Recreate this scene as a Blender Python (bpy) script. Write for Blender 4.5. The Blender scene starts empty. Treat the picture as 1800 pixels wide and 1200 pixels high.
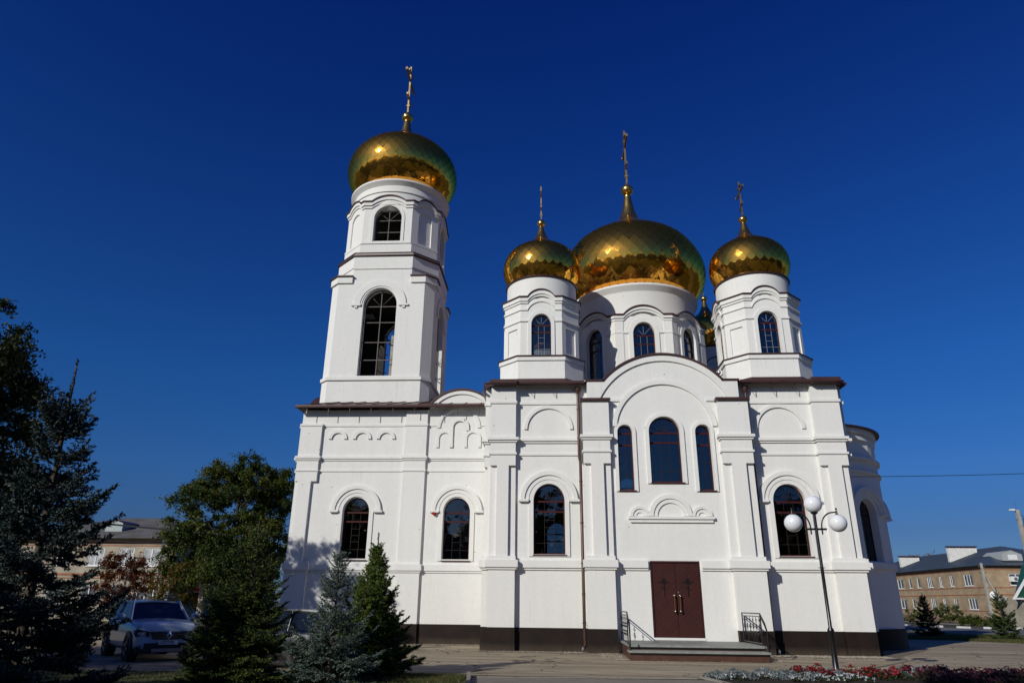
import bpy, bmesh, math, random
import numpy as np
from mathutils import Vector, Matrix
from mathutils.geometry import tessellate_polygon
PI = math.pi
random.seed(7); RNG = np.random.default_rng(7)
S = bpy.context.scene
COL = S.collection
# ------------------------------------------------------------------ camera, sky, sun, exposure
cd = bpy.data.cameras.new('camera'); cam = bpy.data.objects.new('camera', cd); COL.objects.link(cam)
cd.sensor_width = 36; cd.lens = 24.31; cd.clip_end = 3000; cd.clip_start = .1
yaw, pitch, roll = -.06058, .36167, .010974
F_ = Vector((math.sin(yaw)*math.cos(pitch), math.cos(yaw)*math.cos(pitch), math.sin(pitch)))
r_ = Vector((math.cos(yaw), -math.sin(yaw), 0)); u_ = r_.cross(F_)
R_ = r_*math.cos(roll)+u_*math.sin(roll); U_ = -r_*math.sin(roll)+u_*math.cos(roll)
M = Matrix((( R_.x, U_.x, -F_.x, -4.558), (R_.y, U_.y, -F_.y, -27.834), (R_.z, U_.z, -F_.z, 1.65), (0, 0, 0, 1)))
cam.matrix_world = M
S.camera = cam
SUN_EL = math.radians(25.6); SUN_AZ = math.atan2(-4.8, -6.3)      # direction towards the sun, atan2(x, y)
w = bpy.data.worlds.new('World'); S.world = w; w.use_nodes = True
nt = w.node_tree; bg = nt.nodes['Background']
sky = nt.nodes.new('ShaderNodeTexSky'); sky.sky_type = 'NISHITA'; sky.sun_disc = False
sky.sun_elevation = SUN_EL; sky.sun_rotation = SUN_AZ % (2*PI)
sky.altitude = 150; sky.air_density = 1.0; sky.dust_density = 0.25; sky.ozone_density = 3.0
hsv = nt.nodes.new('ShaderNodeHueSaturation'); hsv.inputs['Saturation'].default_value = 1.18
nt.links.new(sky.outputs[0], hsv.inputs['Color'])
gtc = nt.nodes.new('ShaderNodeTexCoord'); gsx = nt.nodes.new('ShaderNodeSeparateXYZ'); grp = nt.nodes.new('ShaderNodeValToRGB'); gmx = nt.nodes.new('ShaderNodeMix'); gmx.data_type = 'RGBA'; gmx.blend_type = 'MULTIPLY'; gmx.inputs[0].default_value = 1
nt.links.new(gtc.outputs['Generated'], gsx.inputs[0]); nt.links.new(gsx.outputs[2], grp.inputs[0])
TINT = [(0, (.22, .35, .66)), (.09, (.22, .35, .66)), (.167, (.24, .47, .86)), (.29, (.19, .52, 1.0)), (.5, (.15, .42, 1.0)), (.72, (.08, .28, .96)), (1, (.08, .28, .96))]
grp.color_ramp.elements[0].position = 0; grp.color_ramp.elements[0].color = (*TINT[0][1], 1); grp.color_ramp.elements[1].position = 1; grp.color_ramp.elements[1].color = (*TINT[-1][1], 1)
for p_, c_ in TINT[1:-1]: e_ = grp.color_ramp.elements.new(p_); e_.color = (*c_, 1)
dotn = nt.nodes.new('ShaderNodeVectorMath'); dotn.operation = 'DOT_PRODUCT'; dotn.inputs[1].default_value = (math.sin(SUN_AZ)*math.cos(SUN_EL), math.cos(SUN_AZ)*math.cos(SUN_EL), math.sin(SUN_EL))
nt.links.new(gtc.outputs['Generated'], dotn.inputs[0])
smr = nt.nodes.new('ShaderNodeMapRange'); smr.interpolation_type = 'SMOOTHSTEP'; smr.inputs[1].default_value = .5; smr.inputs[2].default_value = 1.0; smr.inputs[3].default_value = 0; smr.inputs[4].default_value = 1
nt.links.new(dotn.outputs['Value'], smr.inputs[0])
tmx = nt.nodes.new('ShaderNodeMix'); tmx.data_type = 'RGBA'; tmx.inputs[7].default_value = (.6, .66, .85, 1)
nt.links.new(smr.outputs[0], tmx.inputs[0]); nt.links.new(grp.outputs[0], tmx.inputs[6])
nt.links.new(hsv.outputs[0], gmx.inputs[6]); nt.links.new(tmx.outputs[2], gmx.inputs[7]); nt.links.new(gmx.outputs[2], bg.inputs[0]); bg.inputs[1].default_value = .062*1.1
sl = bpy.data.lights.new('sun', 'SUN'); sl.energy = 3.45; sl.angle = math.radians(.53); sl.color = (1, .965, .87)
so = bpy.data.objects.new('sun', sl); COL.objects.link(so)
sd = Vector((math.sin(SUN_AZ)*math.cos(SUN_EL), math.cos(SUN_AZ)*math.cos(SUN_EL), math.sin(SUN_EL)))
so.rotation_euler = sd.to_track_quat('Z', 'Y').to_euler(); so.location = sd*60
S.view_settings.view_transform = 'Standard'; S.view_settings.look = 'None'
S.view_settings.exposure = 0; S.view_settings.gamma = 1
S.render.engine = 'CYCLES'
S.cycles.max_bounces = 8; S.cycles.transparent_max_bounces = 12; S.cycles.glossy_bounces = 5
# ------------------------------------------------------------------ materials
def mat(name, col=(.5, .5, .5), rough=.6, metal=0, spec=.5, var=0, vscale=3., bump=0, bscale=30., bdist=.01, detail=5, col2=None, coat=0):
    m = bpy.data.materials.new(name); m.use_nodes = True; n = m.node_tree; b = n.nodes['Principled BSDF']
    b.inputs['Base Color'].default_value = (*col, 1); b.inputs['Roughness'].default_value = rough
    b.inputs['Metallic'].default_value = metal; b.inputs['Specular IOR Level'].default_value = spec
    if coat: b.inputs['Coat Weight'].default_value = coat; b.inputs['Coat Roughness'].default_value = .05
    if var or bump or col2:
        tc = n.nodes.new('ShaderNodeTexCoord')
    if var or col2:
        no = n.nodes.new('ShaderNodeTexNoise'); no.inputs['Scale'].default_value = vscale; no.inputs['Detail'].default_value = detail
        n.links.new(tc.outputs['Object'], no.inputs['Vector'])
        r = n.nodes.new('ShaderNodeValToRGB'); r.color_ramp.elements[0].position = .35; r.color_ramp.elements[1].position = .65
        c2 = col2 or tuple(c*(1-var) for c in col)
        r.color_ramp.elements[0].color = (*c2, 1); r.color_ramp.elements[1].color = (*col, 1)
        n.links.new(no.outputs[0], r.inputs[0]); n.links.new(r.outputs[0], b.inputs['Base Color'])
    if bump:
        nb = n.nodes.new('ShaderNodeTexNoise'); nb.inputs['Scale'].default_value = bscale; nb.inputs['Detail'].default_value = 6
        n.links.new(tc.outputs['Object'], nb.inputs['Vector'])
        bu = n.nodes.new('ShaderNodeBump'); bu.inputs['Strength'].default_value = bump; bu.inputs['Distance'].default_value = bdist
        n.links.new(nb.outputs[0], bu.inputs['Height']); n.links.new(bu.outputs[0], b.inputs['Normal'])
    return m
def nodes(m): return m.node_tree.nodes, m.node_tree.links, m.node_tree.nodes['Principled BSDF']
# white plaster: faint streaks, patching and trowel unevenness
PL = mat('white_plaster', (.8, .795, .77), .85, spec=.2)
n, l, b = nodes(PL)
tc = n.new('ShaderNodeTexCoord'); mp = n.new('ShaderNodeMapping'); mp.inputs['Scale'].default_value = (1.6, 1.6, .22)
no = n.new('ShaderNodeTexNoise'); no.inputs['Scale'].default_value = 1.5; no.inputs['Detail'].default_value = 8; no.inputs['Roughness'].default_value = .65
l.new(tc.outputs['Object'], mp.inputs[0]); l.new(mp.outputs[0], no.inputs['Vector'])
r = n.new('ShaderNodeValToRGB'); r.color_ramp.elements[0].position = .25; r.color_ramp.elements[1].position = .6
r.color_ramp.elements[0].color = (.765, .758, .735, 1); r.color_ramp.elements[1].color = (.8, .795, .775, 1)
l.new(no.outputs[0], r.inputs[0])
n2 = n.new('ShaderNodeTexNoise'); n2.inputs['Scale'].default_value = 9; n2.inputs['Detail'].default_value = 6; l.new(tc.outputs['Object'], n2.inputs['Vector'])
mx = n.new('ShaderNodeMix'); mx.data_type = 'RGBA'; mx.blend_type = 'MULTIPLY'; mx.inputs[0].default_value = .12
l.new(r.outputs[0], mx.inputs[6]); l.new(n2.outputs[0], mx.inputs[7]); l.new(mx.outputs[2], b.inputs['Base Color'])
n3 = n.new('ShaderNodeTexNoise'); n3.inputs['Scale'].default_value = 2.2; n3.inputs['Detail'].default_value = 9; n3.inputs['Roughness'].default_value = .62; l.new(tc.outputs['Object'], n3.inputs['Vector'])
bu = n.new('ShaderNodeBump'); bu.inputs['Strength'].default_value = .10; bu.inputs['Distance'].default_value = .045
l.new(n3.outputs[0], bu.inputs['Height']); l.new(bu.outputs[0], b.inputs['Normal'])
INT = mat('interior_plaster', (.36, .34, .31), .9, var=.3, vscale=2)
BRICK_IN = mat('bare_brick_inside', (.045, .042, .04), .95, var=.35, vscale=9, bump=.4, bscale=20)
BROWN = mat('brown_roof_metal', (.075, .034, .030), .38, metal=.15, spec=.5, var=.25, vscale=2, bump=.12, bscale=3, bdist=.05)
FRAME = mat('burgundy_frame', (.052, .009, .009), .5, spec=.2)
GRILLE = mat('grille_bars', (.03, .015, .014), .5)
GRILLEW = mat('pale_grille_bars', (.33, .34, .37), .5)
IRON = mat('rusty_grey_iron', (.11, .09, .085), .6, var=.4, vscale=12)
BLACK = mat('black_iron_paint', (.012, .012, .014), .3, spec=.5, var=.2, vscale=9)
PLINTH = mat('dark_brown_plinth', (.019, .0115, .0095), .65, spec=.2, col2=(.012, .008, .007), vscale=2.5, detail=8, bump=.35, bscale=18, bdist=.02)
def dusty(m, z0, z1, col, sc=(3, 3, 1.2), thr=.5):
    n, l, b = nodes(m); src = b.inputs['Base Color'].links[0].from_socket; t = n.new('ShaderNodeTexCoord'); sp = n.new('ShaderNodeSeparateXYZ'); l.new(t.outputs['Object'], sp.inputs[0])
    mr = n.new('ShaderNodeMapRange'); mr.inputs[1].default_value = z0; mr.inputs[2].default_value = z1; mr.inputs[3].default_value = 1; mr.inputs[4].default_value = 0; l.new(sp.outputs[2], mr.inputs[0])
    mp = n.new('ShaderNodeMapping'); mp.inputs['Scale'].default_value = sc; no = n.new('ShaderNodeTexNoise'); no.inputs['Scale'].default_value = 2.5; no.inputs['Detail'].default_value = 8; no.inputs['Roughness'].default_value = .7; l.new(t.outputs['Object'], mp.inputs[0]); l.new(mp.outputs[0], no.inputs['Vector'])
    a = n.new('ShaderNodeMath'); a.operation = 'MULTIPLY'; l.new(mr.outputs[0], a.inputs[0]); l.new(no.outputs[0], a.inputs[1]); x = n.new('ShaderNodeMix'); x.data_type = 'RGBA'; x.inputs[7].default_value = (*col, 1); l.new(a.outputs[0], x.inputs[0]); l.new(src, x.inputs[6]); l.new(x.outputs[2], b.inputs['Base Color'])
dusty(PLINTH, .0, .3, (.10, .075, .055))
# rain drips that start under ledges, and small chipped patches
n, l, b = nodes(PL); src = b.inputs['Base Color'].links[0].from_socket; t = n.new('ShaderNodeTexCoord'); mp = n.new('ShaderNodeMapping'); mp.inputs['Scale'].default_value = (5.5, 5.5, .35); no = n.new('ShaderNodeTexNoise'); no.inputs['Scale'].default_value = 1.7; no.inputs['Detail'].default_value = 5; l.new(t.outputs['Object'], mp.inputs[0]); l.new(mp.outputs[0], no.inputs['Vector'])
rp = n.new('ShaderNodeValToRGB'); rp.color_ramp.elements[0].position = .60; rp.color_ramp.elements[1].position = .78; rp.color_ramp.elements[0].color = (0, 0, 0, 1); rp.color_ramp.elements[1].color = (.5, .5, .5, 1); l.new(no.outputs[0], rp.inputs[0])
n5 = n.new('ShaderNodeTexNoise'); n5.inputs['Scale'].default_value = .45; n5.inputs['Detail'].default_value = 3; l.new(t.outputs['Object'], n5.inputs['Vector']); r5 = n.new('ShaderNodeMapRange'); r5.inputs[1].default_value = .45; r5.inputs[2].default_value = .62; l.new(n5.outputs[0], r5.inputs[0])
a5 = n.new('ShaderNodeMath'); a5.operation = 'MULTIPLY'; l.new(rp.outputs[0], a5.inputs[0]); l.new(r5.outputs[0], a5.inputs[1])
x5 = n.new('ShaderNodeMix'); x5.data_type = 'RGBA'; x5.inputs[7].default_value = (.50, .475, .43, 1); l.new(a5.outputs[0], x5.inputs[0]); l.new(src, x5.inputs[6])
v5 = n.new('ShaderNodeTexVoronoi'); v5.inputs['Scale'].default_value = 1.3; l.new(t.outputs['Object'], v5.inputs['Vector']); l5 = n.new('ShaderNodeMath'); l5.operation = 'LESS_THAN'; l5.inputs[1].default_value = .035; l.new(v5.outputs['Distance'], l5.inputs[0])
x6 = n.new('ShaderNodeMix'); x6.data_type = 'RGBA'; x6.inputs[7].default_value = (.33, .31, .28, 1); l.new(l5.outputs[0], x6.inputs[0]); l.new(x5.outputs[2], x6.inputs[6]); l.new(x6.outputs[2], b.inputs['Base Color'])
DOORM = mat('burgundy_door', (.075, .018, .016), .45, spec=.3)
n, l, b = nodes(DOORM)
tc = n.new('ShaderNodeTexCoord'); sx = n.new('ShaderNodeSeparateXYZ'); l.new(tc.outputs['Object'], sx.inputs[0])
outs = []
for sg in (1, -1):
    a = n.new('ShaderNodeMath'); a.operation = 'MULTIPLY_ADD'; a.inputs[1].default_value = sg; l.new(sx.outputs[0], a.inputs[0]); l.new(sx.outputs[2], a.inputs[2])
    s2 = n.new('ShaderNodeMath'); s2.operation = 'MULTIPLY'; s2.inputs[1].default_value = 4.6; l.new(a.outputs[0], s2.inputs[0])
    f2 = n.new('ShaderNodeMath'); f2.operation = 'PINGPONG'; f2.inputs[1].default_value = .5; l.new(s2.outputs[0], f2.inputs[0])
    c2 = n.new('ShaderNodeMath'); c2.operation = 'LESS_THAN'; c2.inputs[1].default_value = .03; l.new(f2.outputs[0], c2.inputs[0]); outs.append(c2)
mxx = n.new('ShaderNodeMath'); mxx.operation = 'MAXIMUM'; l.new(outs[0].outputs[0], mxx.inputs[0]); l.new(outs[1].outputs[0], mxx.inputs[1])
nn = n.new('ShaderNodeTexNoise'); nn.inputs['Scale'].default_value = 3; nn.inputs['Detail'].default_value = 6; l.new(tc.outputs['Object'], nn.inputs['Vector'])
rr = n.new('ShaderNodeValToRGB'); rr.color_ramp.elements[0].position = .3; rr.color_ramp.elements[1].position = .7
rr.color_ramp.elements[0].color = (.034, .0105, .0095, 1); rr.color_ramp.elements[1].color = (.054, .0145, .0125, 1); l.new(nn.outputs[0], rr.inputs[0])
mc = n.new('ShaderNodeMix'); mc.data_type = 'RGBA'; mc.inputs[7].default_value = (.062, .024, .017, 1); l.new(mxx.outputs[0], mc.inputs[0]); l.new(rr.outputs[0], mc.inputs[6]); l.new(mc.outputs[2], b.inputs['Base Color'])
bu = n.new('ShaderNodeBump'); bu.inputs['Strength'].default_value = .6; bu.inputs['Distance'].default_value = .01; bu.invert = True; l.new(mxx.outputs[0], bu.inputs['Height']); l.new(bu.outputs[0], b.inputs['Normal'])
STEPM = mat('brown_step_tiles', (.085, .038, .024), .5, var=.3, vscale=5, bump=.2, bscale=12)
LAND = mat('grey_landing_tiles', (.26, .27, .25), .6, var=.2, vscale=6, bump=.3, bscale=40)
CHROME = mat('worn_chrome', (.62, .56, .48), .25, metal=1)
ZINC = mat('zinc_pipe_end', (.5, .5, .52), .35, metal=.9)
REDP = mat('red_plastic', (.42, .025, .02), .4)
def gold(name, col, rough, bump):
    m = mat(name, col, rough, metal=1); n, l, b = nodes(m)
    tc = n.new('ShaderNodeTexCoord'); no = n.new('ShaderNodeTexNoise'); no.inputs['Scale'].default_value = 2.2; no.inputs['Detail'].default_value = 2
    l.new(tc.outputs['Object'], no.inputs['Vector']); bu = n.new('ShaderNodeBump'); bu.inputs['Strength'].default_value = bump; bu.inputs['Distance'].default_value = .05
    l.new(no.outputs[0], bu.inputs['Height']); l.new(bu.outputs[0], b.inputs['Normal'])
    n2 = n.new('ShaderNodeTexNoise'); n2.inputs['Scale'].default_value = 7; n2.inputs['Detail'].default_value = 5; l.new(tc.outputs['Object'], n2.inputs['Vector'])
    mr = n.new('ShaderNodeMapRange'); mr.inputs[3].default_value = rough*.6; mr.inputs[4].default_value = rough*1.5; l.new(n2.outputs[0], mr.inputs[0]); l.new(mr.outputs[0], b.inputs['Roughness'])
    return m
GOLD = gold('gold_tiles', (.92, .45, .065), .08, .35)
GOLD.node_tree.nodes['Principled BSDF'].inputs['Specular Tint'].default_value = (1, .80, .42, 1)
def sheen(m, col, rough, fac):
    n, l, b = nodes(m); g = n.new('ShaderNodeBsdfPrincipled'); g.inputs['Base Color'].default_value = (*col, 1); g.inputs['Metallic'].default_value = 1; g.inputs['Roughness'].default_value = rough
    x = n.new('ShaderNodeMixShader'); x.inputs[0].default_value = fac; l.new(b.outputs[0], x.inputs[1]); l.new(g.outputs[0], x.inputs[2]); l.new(x.outputs[0], n['Material Output'].inputs[0])
sheen(GOLD, (.80, .44, .09), .5, .10)
GOLDS = gold('gold_sheet', (.72, .47, .14), .22, .2)
sheen(GOLDS, (.5, .32, .08), .6, .12)
GOLDD = mat('dark_gold_seams', (.30, .18, .05), .4, metal=1)
GOLDX = gold('cross_gold', (.50, .36, .17), .38, .3)
# glass: see-through with a strong reflection
GL = bpy.data.materials.new('window_glass'); GL.use_nodes = True; n = GL.node_tree.nodes; l = GL.node_tree.links; n.remove(n['Principled BSDF'])
tr = n.new('ShaderNodeBsdfTransparent'); tr.inputs[0].default_value = (.66, .69, .70, 1)
gl = n.new('ShaderNodeBsdfGlossy'); gl.inputs['Roughness'].default_value = .015; gl.inputs[0].default_value = (.95, .97, 1, 1)
fr = n.new('ShaderNodeFresnel'); fr.inputs[0].default_value = 1.85
tcg = n.new('ShaderNodeTexCoord'); ng = n.new('ShaderNodeTexNoise'); ng.inputs['Scale'].default_value = 1.4; l.new(tcg.outputs['Object'], ng.inputs['Vector'])
bg2 = n.new('ShaderNodeBump'); bg2.inputs['Strength'].default_value = .06; bg2.inputs['Distance'].default_value = .05; l.new(ng.outputs[0], bg2.inputs['Height']); l.new(bg2.outputs[0], gl.inputs['Normal'])
ms = n.new('ShaderNodeMixShader'); l.new(fr.outputs[0], ms.inputs[0]); l.new(tr.outputs[0], ms.inputs[1]); l.new(gl.outputs[0], ms.inputs[2]); l.new(ms.outputs[0], n['Material Output'].inputs[0])
DGL = mat('dark_glass', (.012, .016, .02), .04, spec=.9)
# ------------------------------------------------------------------ mesh helpers
class MB:
    def __init__(s): s.v = []; s.f = []; s.mi = []
    def add(s, vs, fs, m=0):
        o = len(s.v); s.v.extend(vs)
        for f in fs: s.f.append(tuple(i+o for i in f)); s.mi.append(m)
    def box(s, x0, x1, y0, y1, z0, z1, m=0):
        s.add([(x0, y0, z0), (x1, y0, z0), (x1, y1, z0), (x0, y1, z0), (x0, y0, z1), (x1, y0, z1), (x1, y1, z1), (x0, y1, z1)],
              [(0, 3, 2, 1), (4, 5, 6, 7), (0, 1, 5, 4), (1, 2, 6, 5), (2, 3, 7, 6), (3, 0, 4, 7)], m)
    def prism(s, pts, z0, z1, m=0):           # plan polygon (ccw)
        k = len(pts); s.add([(p[0], p[1], z0) for p in pts]+[(p[0], p[1], z1) for p in pts],
            [tuple(range(k-1, -1, -1)), tuple(range(k, 2*k))]+[(i, (i+1) % k, k+(i+1) % k, k+i) for i in range(k)], m)
    def ringprism(s, po, pi, z0, z1, m=0):
        k = len(po); vs = [(p[0], p[1], z0) for p in po]+[(p[0], p[1], z1) for p in po]+[(p[0], p[1], z0) for p in pi]+[(p[0], p[1], z1) for p in pi]
        fs = []
        for i in range(k):
            j = (i+1) % k
            fs += [(i, j, k+j, k+i), (2*k+j, 2*k+i, 3*k+i, 3*k+j), (k+i, k+j, 3*k+j, 3*k+i), (j, i, 2*k+i, 2*k+j)]
        s.add(vs, fs, m)
    def tube(s, pts, r, k=8, m=0, caps=True):
        P = [Vector(p) for p in pts]; rs = r if isinstance(r, (list, tuple)) else [r]*len(P); vs = []
        prev = None
        for i, p in enumerate(P):
            d = (P[min(i+1, len(P)-1)]-P[max(i-1, 0)]); d = d.normalized() if d.length > 1e-9 else Vector((0, 0, 1))
            a = prev or (Vector((1, 0, 0)) if abs(d.x) < .8 else Vector((0, 1, 0)))
            u = (a-d*a.dot(d)).normalized(); prev = u; v = d.cross(u)
            for j in range(k):
                t = 2*PI*j/k; q = p+(u*math.cos(t)+v*math.sin(t))*rs[i]; vs.append(tuple(q))
        fs = [(i*k+j, i*k+(j+1) % k, (i+1)*k+(j+1) % k, (i+1)*k+j) for i in range(len(P)-1) for j in range(k)]
        if caps: fs += [tuple(range(k-1, -1, -1)), tuple((len(P)-1)*k+j for j in range(k))]
        s.add(vs, fs, m)
    def lathe(s, prof, cx=0, cy=0, k=32, m=0):  # prof [(r,z)]
        vs = []; 
        for r, z in prof:
            for j in range(k): t = 2*PI*j/k; vs.append((cx+r*math.cos(t), cy+r*math.sin(t), z))
        fs = [(i*k+j, i*k+(j+1) % k, (i+1)*k+(j+1) % k, (i+1)*k+j) for i in range(len(prof)-1) for j in range(k)]
        if prof[0][0] > 1e-6: fs.append(tuple(range(k-1, -1, -1)))
        if prof[-1][0] > 1e-6: fs.append(tuple((len(prof)-1)*k+j for j in range(k)))
        s.add(vs, fs, m)
    def sphere(s, c, r, k=16, m=0, sz=1):
        s.lathe([(max(1e-7, r*math.sin(PI*i/(k//2+1))), c[2]-r*sz*math.cos(PI*i/(k//2+1))) for i in range(k//2+2)], c[0], c[1], k, m)
    def build(s, name, mats, parent=None, smooth=None, loc=None):
        me = bpy.data.meshes.new(name); me.from_pydata([tuple(v) for v in s.v], [], s.f)
        mats = mats if isinstance(mats, (list, tuple)) else [mats]
        for m_ in mats: me.materials.append(m_)
        me.polygons.foreach_set('material_index', s.mi); me.update()
        if smooth is not None:
            me.polygons.foreach_set('use_smooth', [True]*len(me.polygons)); me.set_sharp_from_angle(angle=math.radians(smooth))
        o = bpy.data.objects.new(name, me); COL.objects.link(o)
        if parent is not None: o.parent = parent
        if loc: o.location = loc
        return o
class Fr:                                       # local frame on a wall: u along, z up, d outwards
    def __init__(s, ox, oy, ang): s.o = Vector((ox, oy)); s.n = Vector((math.cos(ang), math.sin(ang))); s.t = Vector((-s.n.y, s.n.x))
    def p(s, u, z, d): q = s.o+s.t*u+s.n*d; return (q.x, q.y, z)
SOUTH = -PI/2
def area(P): return .5*sum(P[i][0]*P[(i+1) % len(P)][1]-P[(i+1) % len(P)][0]*P[i][1] for i in range(len(P)))
def plate(mb, fr, out, holes, d0, d1, mf=0, mback=None, mside=None):
    mback = mf if mback is None else mback; mside = mf if mside is None else mside
    if area(out) < 0: out = out[::-1]
    holes = [h if area(h) < 0 else h[::-1] for h in holes]
    loops = [out]+holes; tris = tessellate_polygon([[Vector((p[0], p[1], 0)) for p in L] for L in loops])
    flat = [p for L in loops for p in L]; k = len(flat)
    def T(t): return t if area([flat[i] for i in t]) > 0 else (t[0], t[2], t[1])
    tris = [T(t) for t in tris]
    mb.add([fr.p(u, z, d1) for u, z in flat], tris, mf)
    mb.add([fr.p(u, z, d0) for u, z in flat], [(a, c, b_) for a, b_, c in tris], mback)
    for L in loops:
        q = len(L); mb.add([fr.p(u, z, d1) for u, z in L]+[fr.p(u, z, d0) for u, z in L], [(i, q+i, q+(i+1) % q, (i+1) % q) for i in range(q)], mside)
def rect(u0, u1, z0, z1): return [(u0, z0), (u1, z0), (u1, z1), (u0, z1)]
def archo(cu, h, z0, zs, k=20, R=None):
    return [(cu-h, z0), (cu+h, z0)]+[(cu+h*math.cos(PI*i/k), zs+(R or h)*math.sin(PI*i/k)) for i in range(k+1)]
def fbox(mb, fr, u0, u1, z0, z1, d0, d1, m=0): plate(mb, fr, rect(u0, u1, z0, z1), [], d0, d1, m)
def ringo(cu, cz, ri, ro, a0=0, a1=PI, k=24, leg=0, legl=None):
    O = [(cu+ro*math.cos(a0+(a1-a0)*i/k), cz+ro*math.sin(a0+(a1-a0)*i/k)) for i in range(k+1)]
    I = [(cu+ri*math.cos(a0+(a1-a0)*i/k), cz+ri*math.sin(a0+(a1-a0)*i/k)) for i in range(k, -1, -1)]
    if leg or legl:
        ll = leg if legl is None else legl
        O = [(cu+ro, cz-leg)]+O+[(cu-ro, cz-ll)]; I = [(cu-ri, cz-ll)]+I+[(cu+ri, cz-leg)]
    return O+I
def tagp(o, label=None, cat=None, group=None, kind=None):
    for k_, v_ in (('label', label), ('category', cat), ('group', group), ('kind', kind)):
        if v_: o[k_] = v_
    return o
def empty(name, loc=(0, 0, 0), rz=0, **kw):
    o = bpy.data.objects.new(name, None); COL.objects.link(o); o.location = loc; o.rotation_euler.z = rz; o.empty_display_size = .3
    return tagp(o, **kw)
# ================================================================== THE CHURCH
CH = empty('church', (0, 0, 0), label='white plastered Orthodox church with golden onion domes, bell tower and burgundy door', cat='church')
def window(fr, cu, h, z0, zs, dg, bars, pale=False, R=None, frame=.055, depth=.05, fan=6, nv=2, sill=True, t2=None):
    """arched window: frame (with transoms), glass pane, grille; fr frame with d=0 wall face; dg glass depth (negative)"""
    R = R or h
    m = MB(); out = archo(cu, h+.01, z0-.01, zs, R=R+.01)
    z1 = zs-.02; z2 = t2 if t2 else zs-.42
    holes = [[(cu-h+frame, z0+frame), (cu+h-frame, z0+frame), (cu+h-frame, z2-.035), (cu-h+frame, z2-.035)],
             rect(cu-h+frame, cu+h-frame, z2+.035, z1-.035),
             [(cu-h+frame, z1+.035), (cu+h-frame, z1+.035)]+[(cu+(h-frame)*math.cos(PI*i/20), zs+.02+(R-frame-.02)*math.sin(PI*i/20)) for i in range(1, 20)]]
    plate(m, fr, out, holes, dg-depth/2, dg+depth/2)
    if sill: fbox(m, fr, cu-h-.03, cu+h+.06, z0-.05, z0-.012, dg+depth/2+.002, .07)
    f = m.build('window', FRAME, CH)
    g = MB(); plate(g, fr, archo(cu, h, z0, zs, R=R), [], dg-.006, dg+.006); g.build('glass', GL, f)
    b = MB(); w_ = .005; d0, d1 = dg+.028, dg+.04; zb = z1+.03
    for i in range(1, fan+1):
        a = PI*i/(fan+1); c, s_ = math.cos(a), math.sin(a); L = (R if abs(s_) > .5 else h)-frame
        p0 = (cu+.06*c, zb+.06*s_); p1 = (cu+(h-frame)*c, zb+(R-frame-.03)*s_); q = (-s_*w_, c*w_)
        plate(b, fr, [(p0[0]-q[0], p0[1]-q[1]), (p1[0]-q[0], p1[1]-q[1]), (p1[0]+q[0], p1[1]+q[1]), (p0[0]+q[0], p0[1]+q[1])], [], d0, d1)
    for i in range(1, nv+1):
        u = cu-h+frame+2*(h-frame)*i/(nv+1); fbox(b, fr, u-w_, u+w_, z0+frame, z2-.03, d0, d1); fbox(b, fr, u-w_, u+w_, z2+.03, z1-.03, d0, d1)
    zz0, zz1 = z0+frame, z2
    for j, (fz, full) in enumerate(bars):
        z = zz0+(zz1-zz0)*fz; ua, ub = (cu-h+frame, cu+h-frame) if full else (cu-(h-frame)/3, cu+(h-frame)/3)
        fbox(b, fr, ua, ub, z-w_, z+w_, d0+.001, d1+.001)
    b.build('grille', GRILLEW if pale else GRILLE, f)
    return f
B3 = [(.24, 1), (.45, 0), (.62, 0), (.8, 0)]
B4 = [(.33, 1), (.58, 1), (.8, 1)]
NW, PW, TW, PT = .25, 0.0, -.17, -.45           # y of bay wall, corner pilasters, transept wall, transept pilasters
WIN = [(-4.71, .62), (4.67, .62)]
fS = Fr(0, NW, SOUTH)                            # side bays
fT = Fr(0, TW, SOUTH)
TH = .6
# --- nave walls: south bays
m = MB()
for cu, h in WIN:
    a, b_ = (-7.08, -3.05) if cu < 0 else (3.0, 7.08)
    plate(m, fS, rect(a, b_, 0, 10.5), [archo(cu, h, 3.44, 5.5, R=.66)], -TH, 0, 0, 1)
fN = Fr(0, 14.75, PI/2)                          # north wall (u runs to -x)
plate(m, fN, rect(-7.08, 7.08, 0, 10.5), [archo(-cu, .62, 3.44, 5.5, R=.66) for cu in (-4.35, 4.67)]+[archo(-c, hh, z0, zs) for c, hh, z0, zs in ((-1.63, .3, 5.85, 8.165), (-.05, .62, 6.16, 8.18), (1.47, .3, 5.85, 8.165))], -TH, 0, 0, 1)
for sx_ in (-1, 1):                              # west and east walls with a wide opening towards refectory and apse
    fw = Fr(7.08*sx_, 7.5, 0 if sx_ > 0 else PI)
    plate(m, fw, rect(-6.6, 6.6, 0, 10.5), [archo(0, 2.4, .2, 5.5)], -TH, 0, 0, 1)
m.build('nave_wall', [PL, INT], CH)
m = MB(); m.box(-6.4, 6.4, .9, 14.1, .02, .2); m.box(-15.8, -7.1, 4.6, 10.4, .02, .2); m.box(7.1, 9.5, 5, 10, .02, .2); m.build('interior_floor', INT, CH)
for cu in (-4.35, 4.67): window(fN, -cu, .62, 3.44, 5.5, -.3, B3, R=.66)
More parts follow.
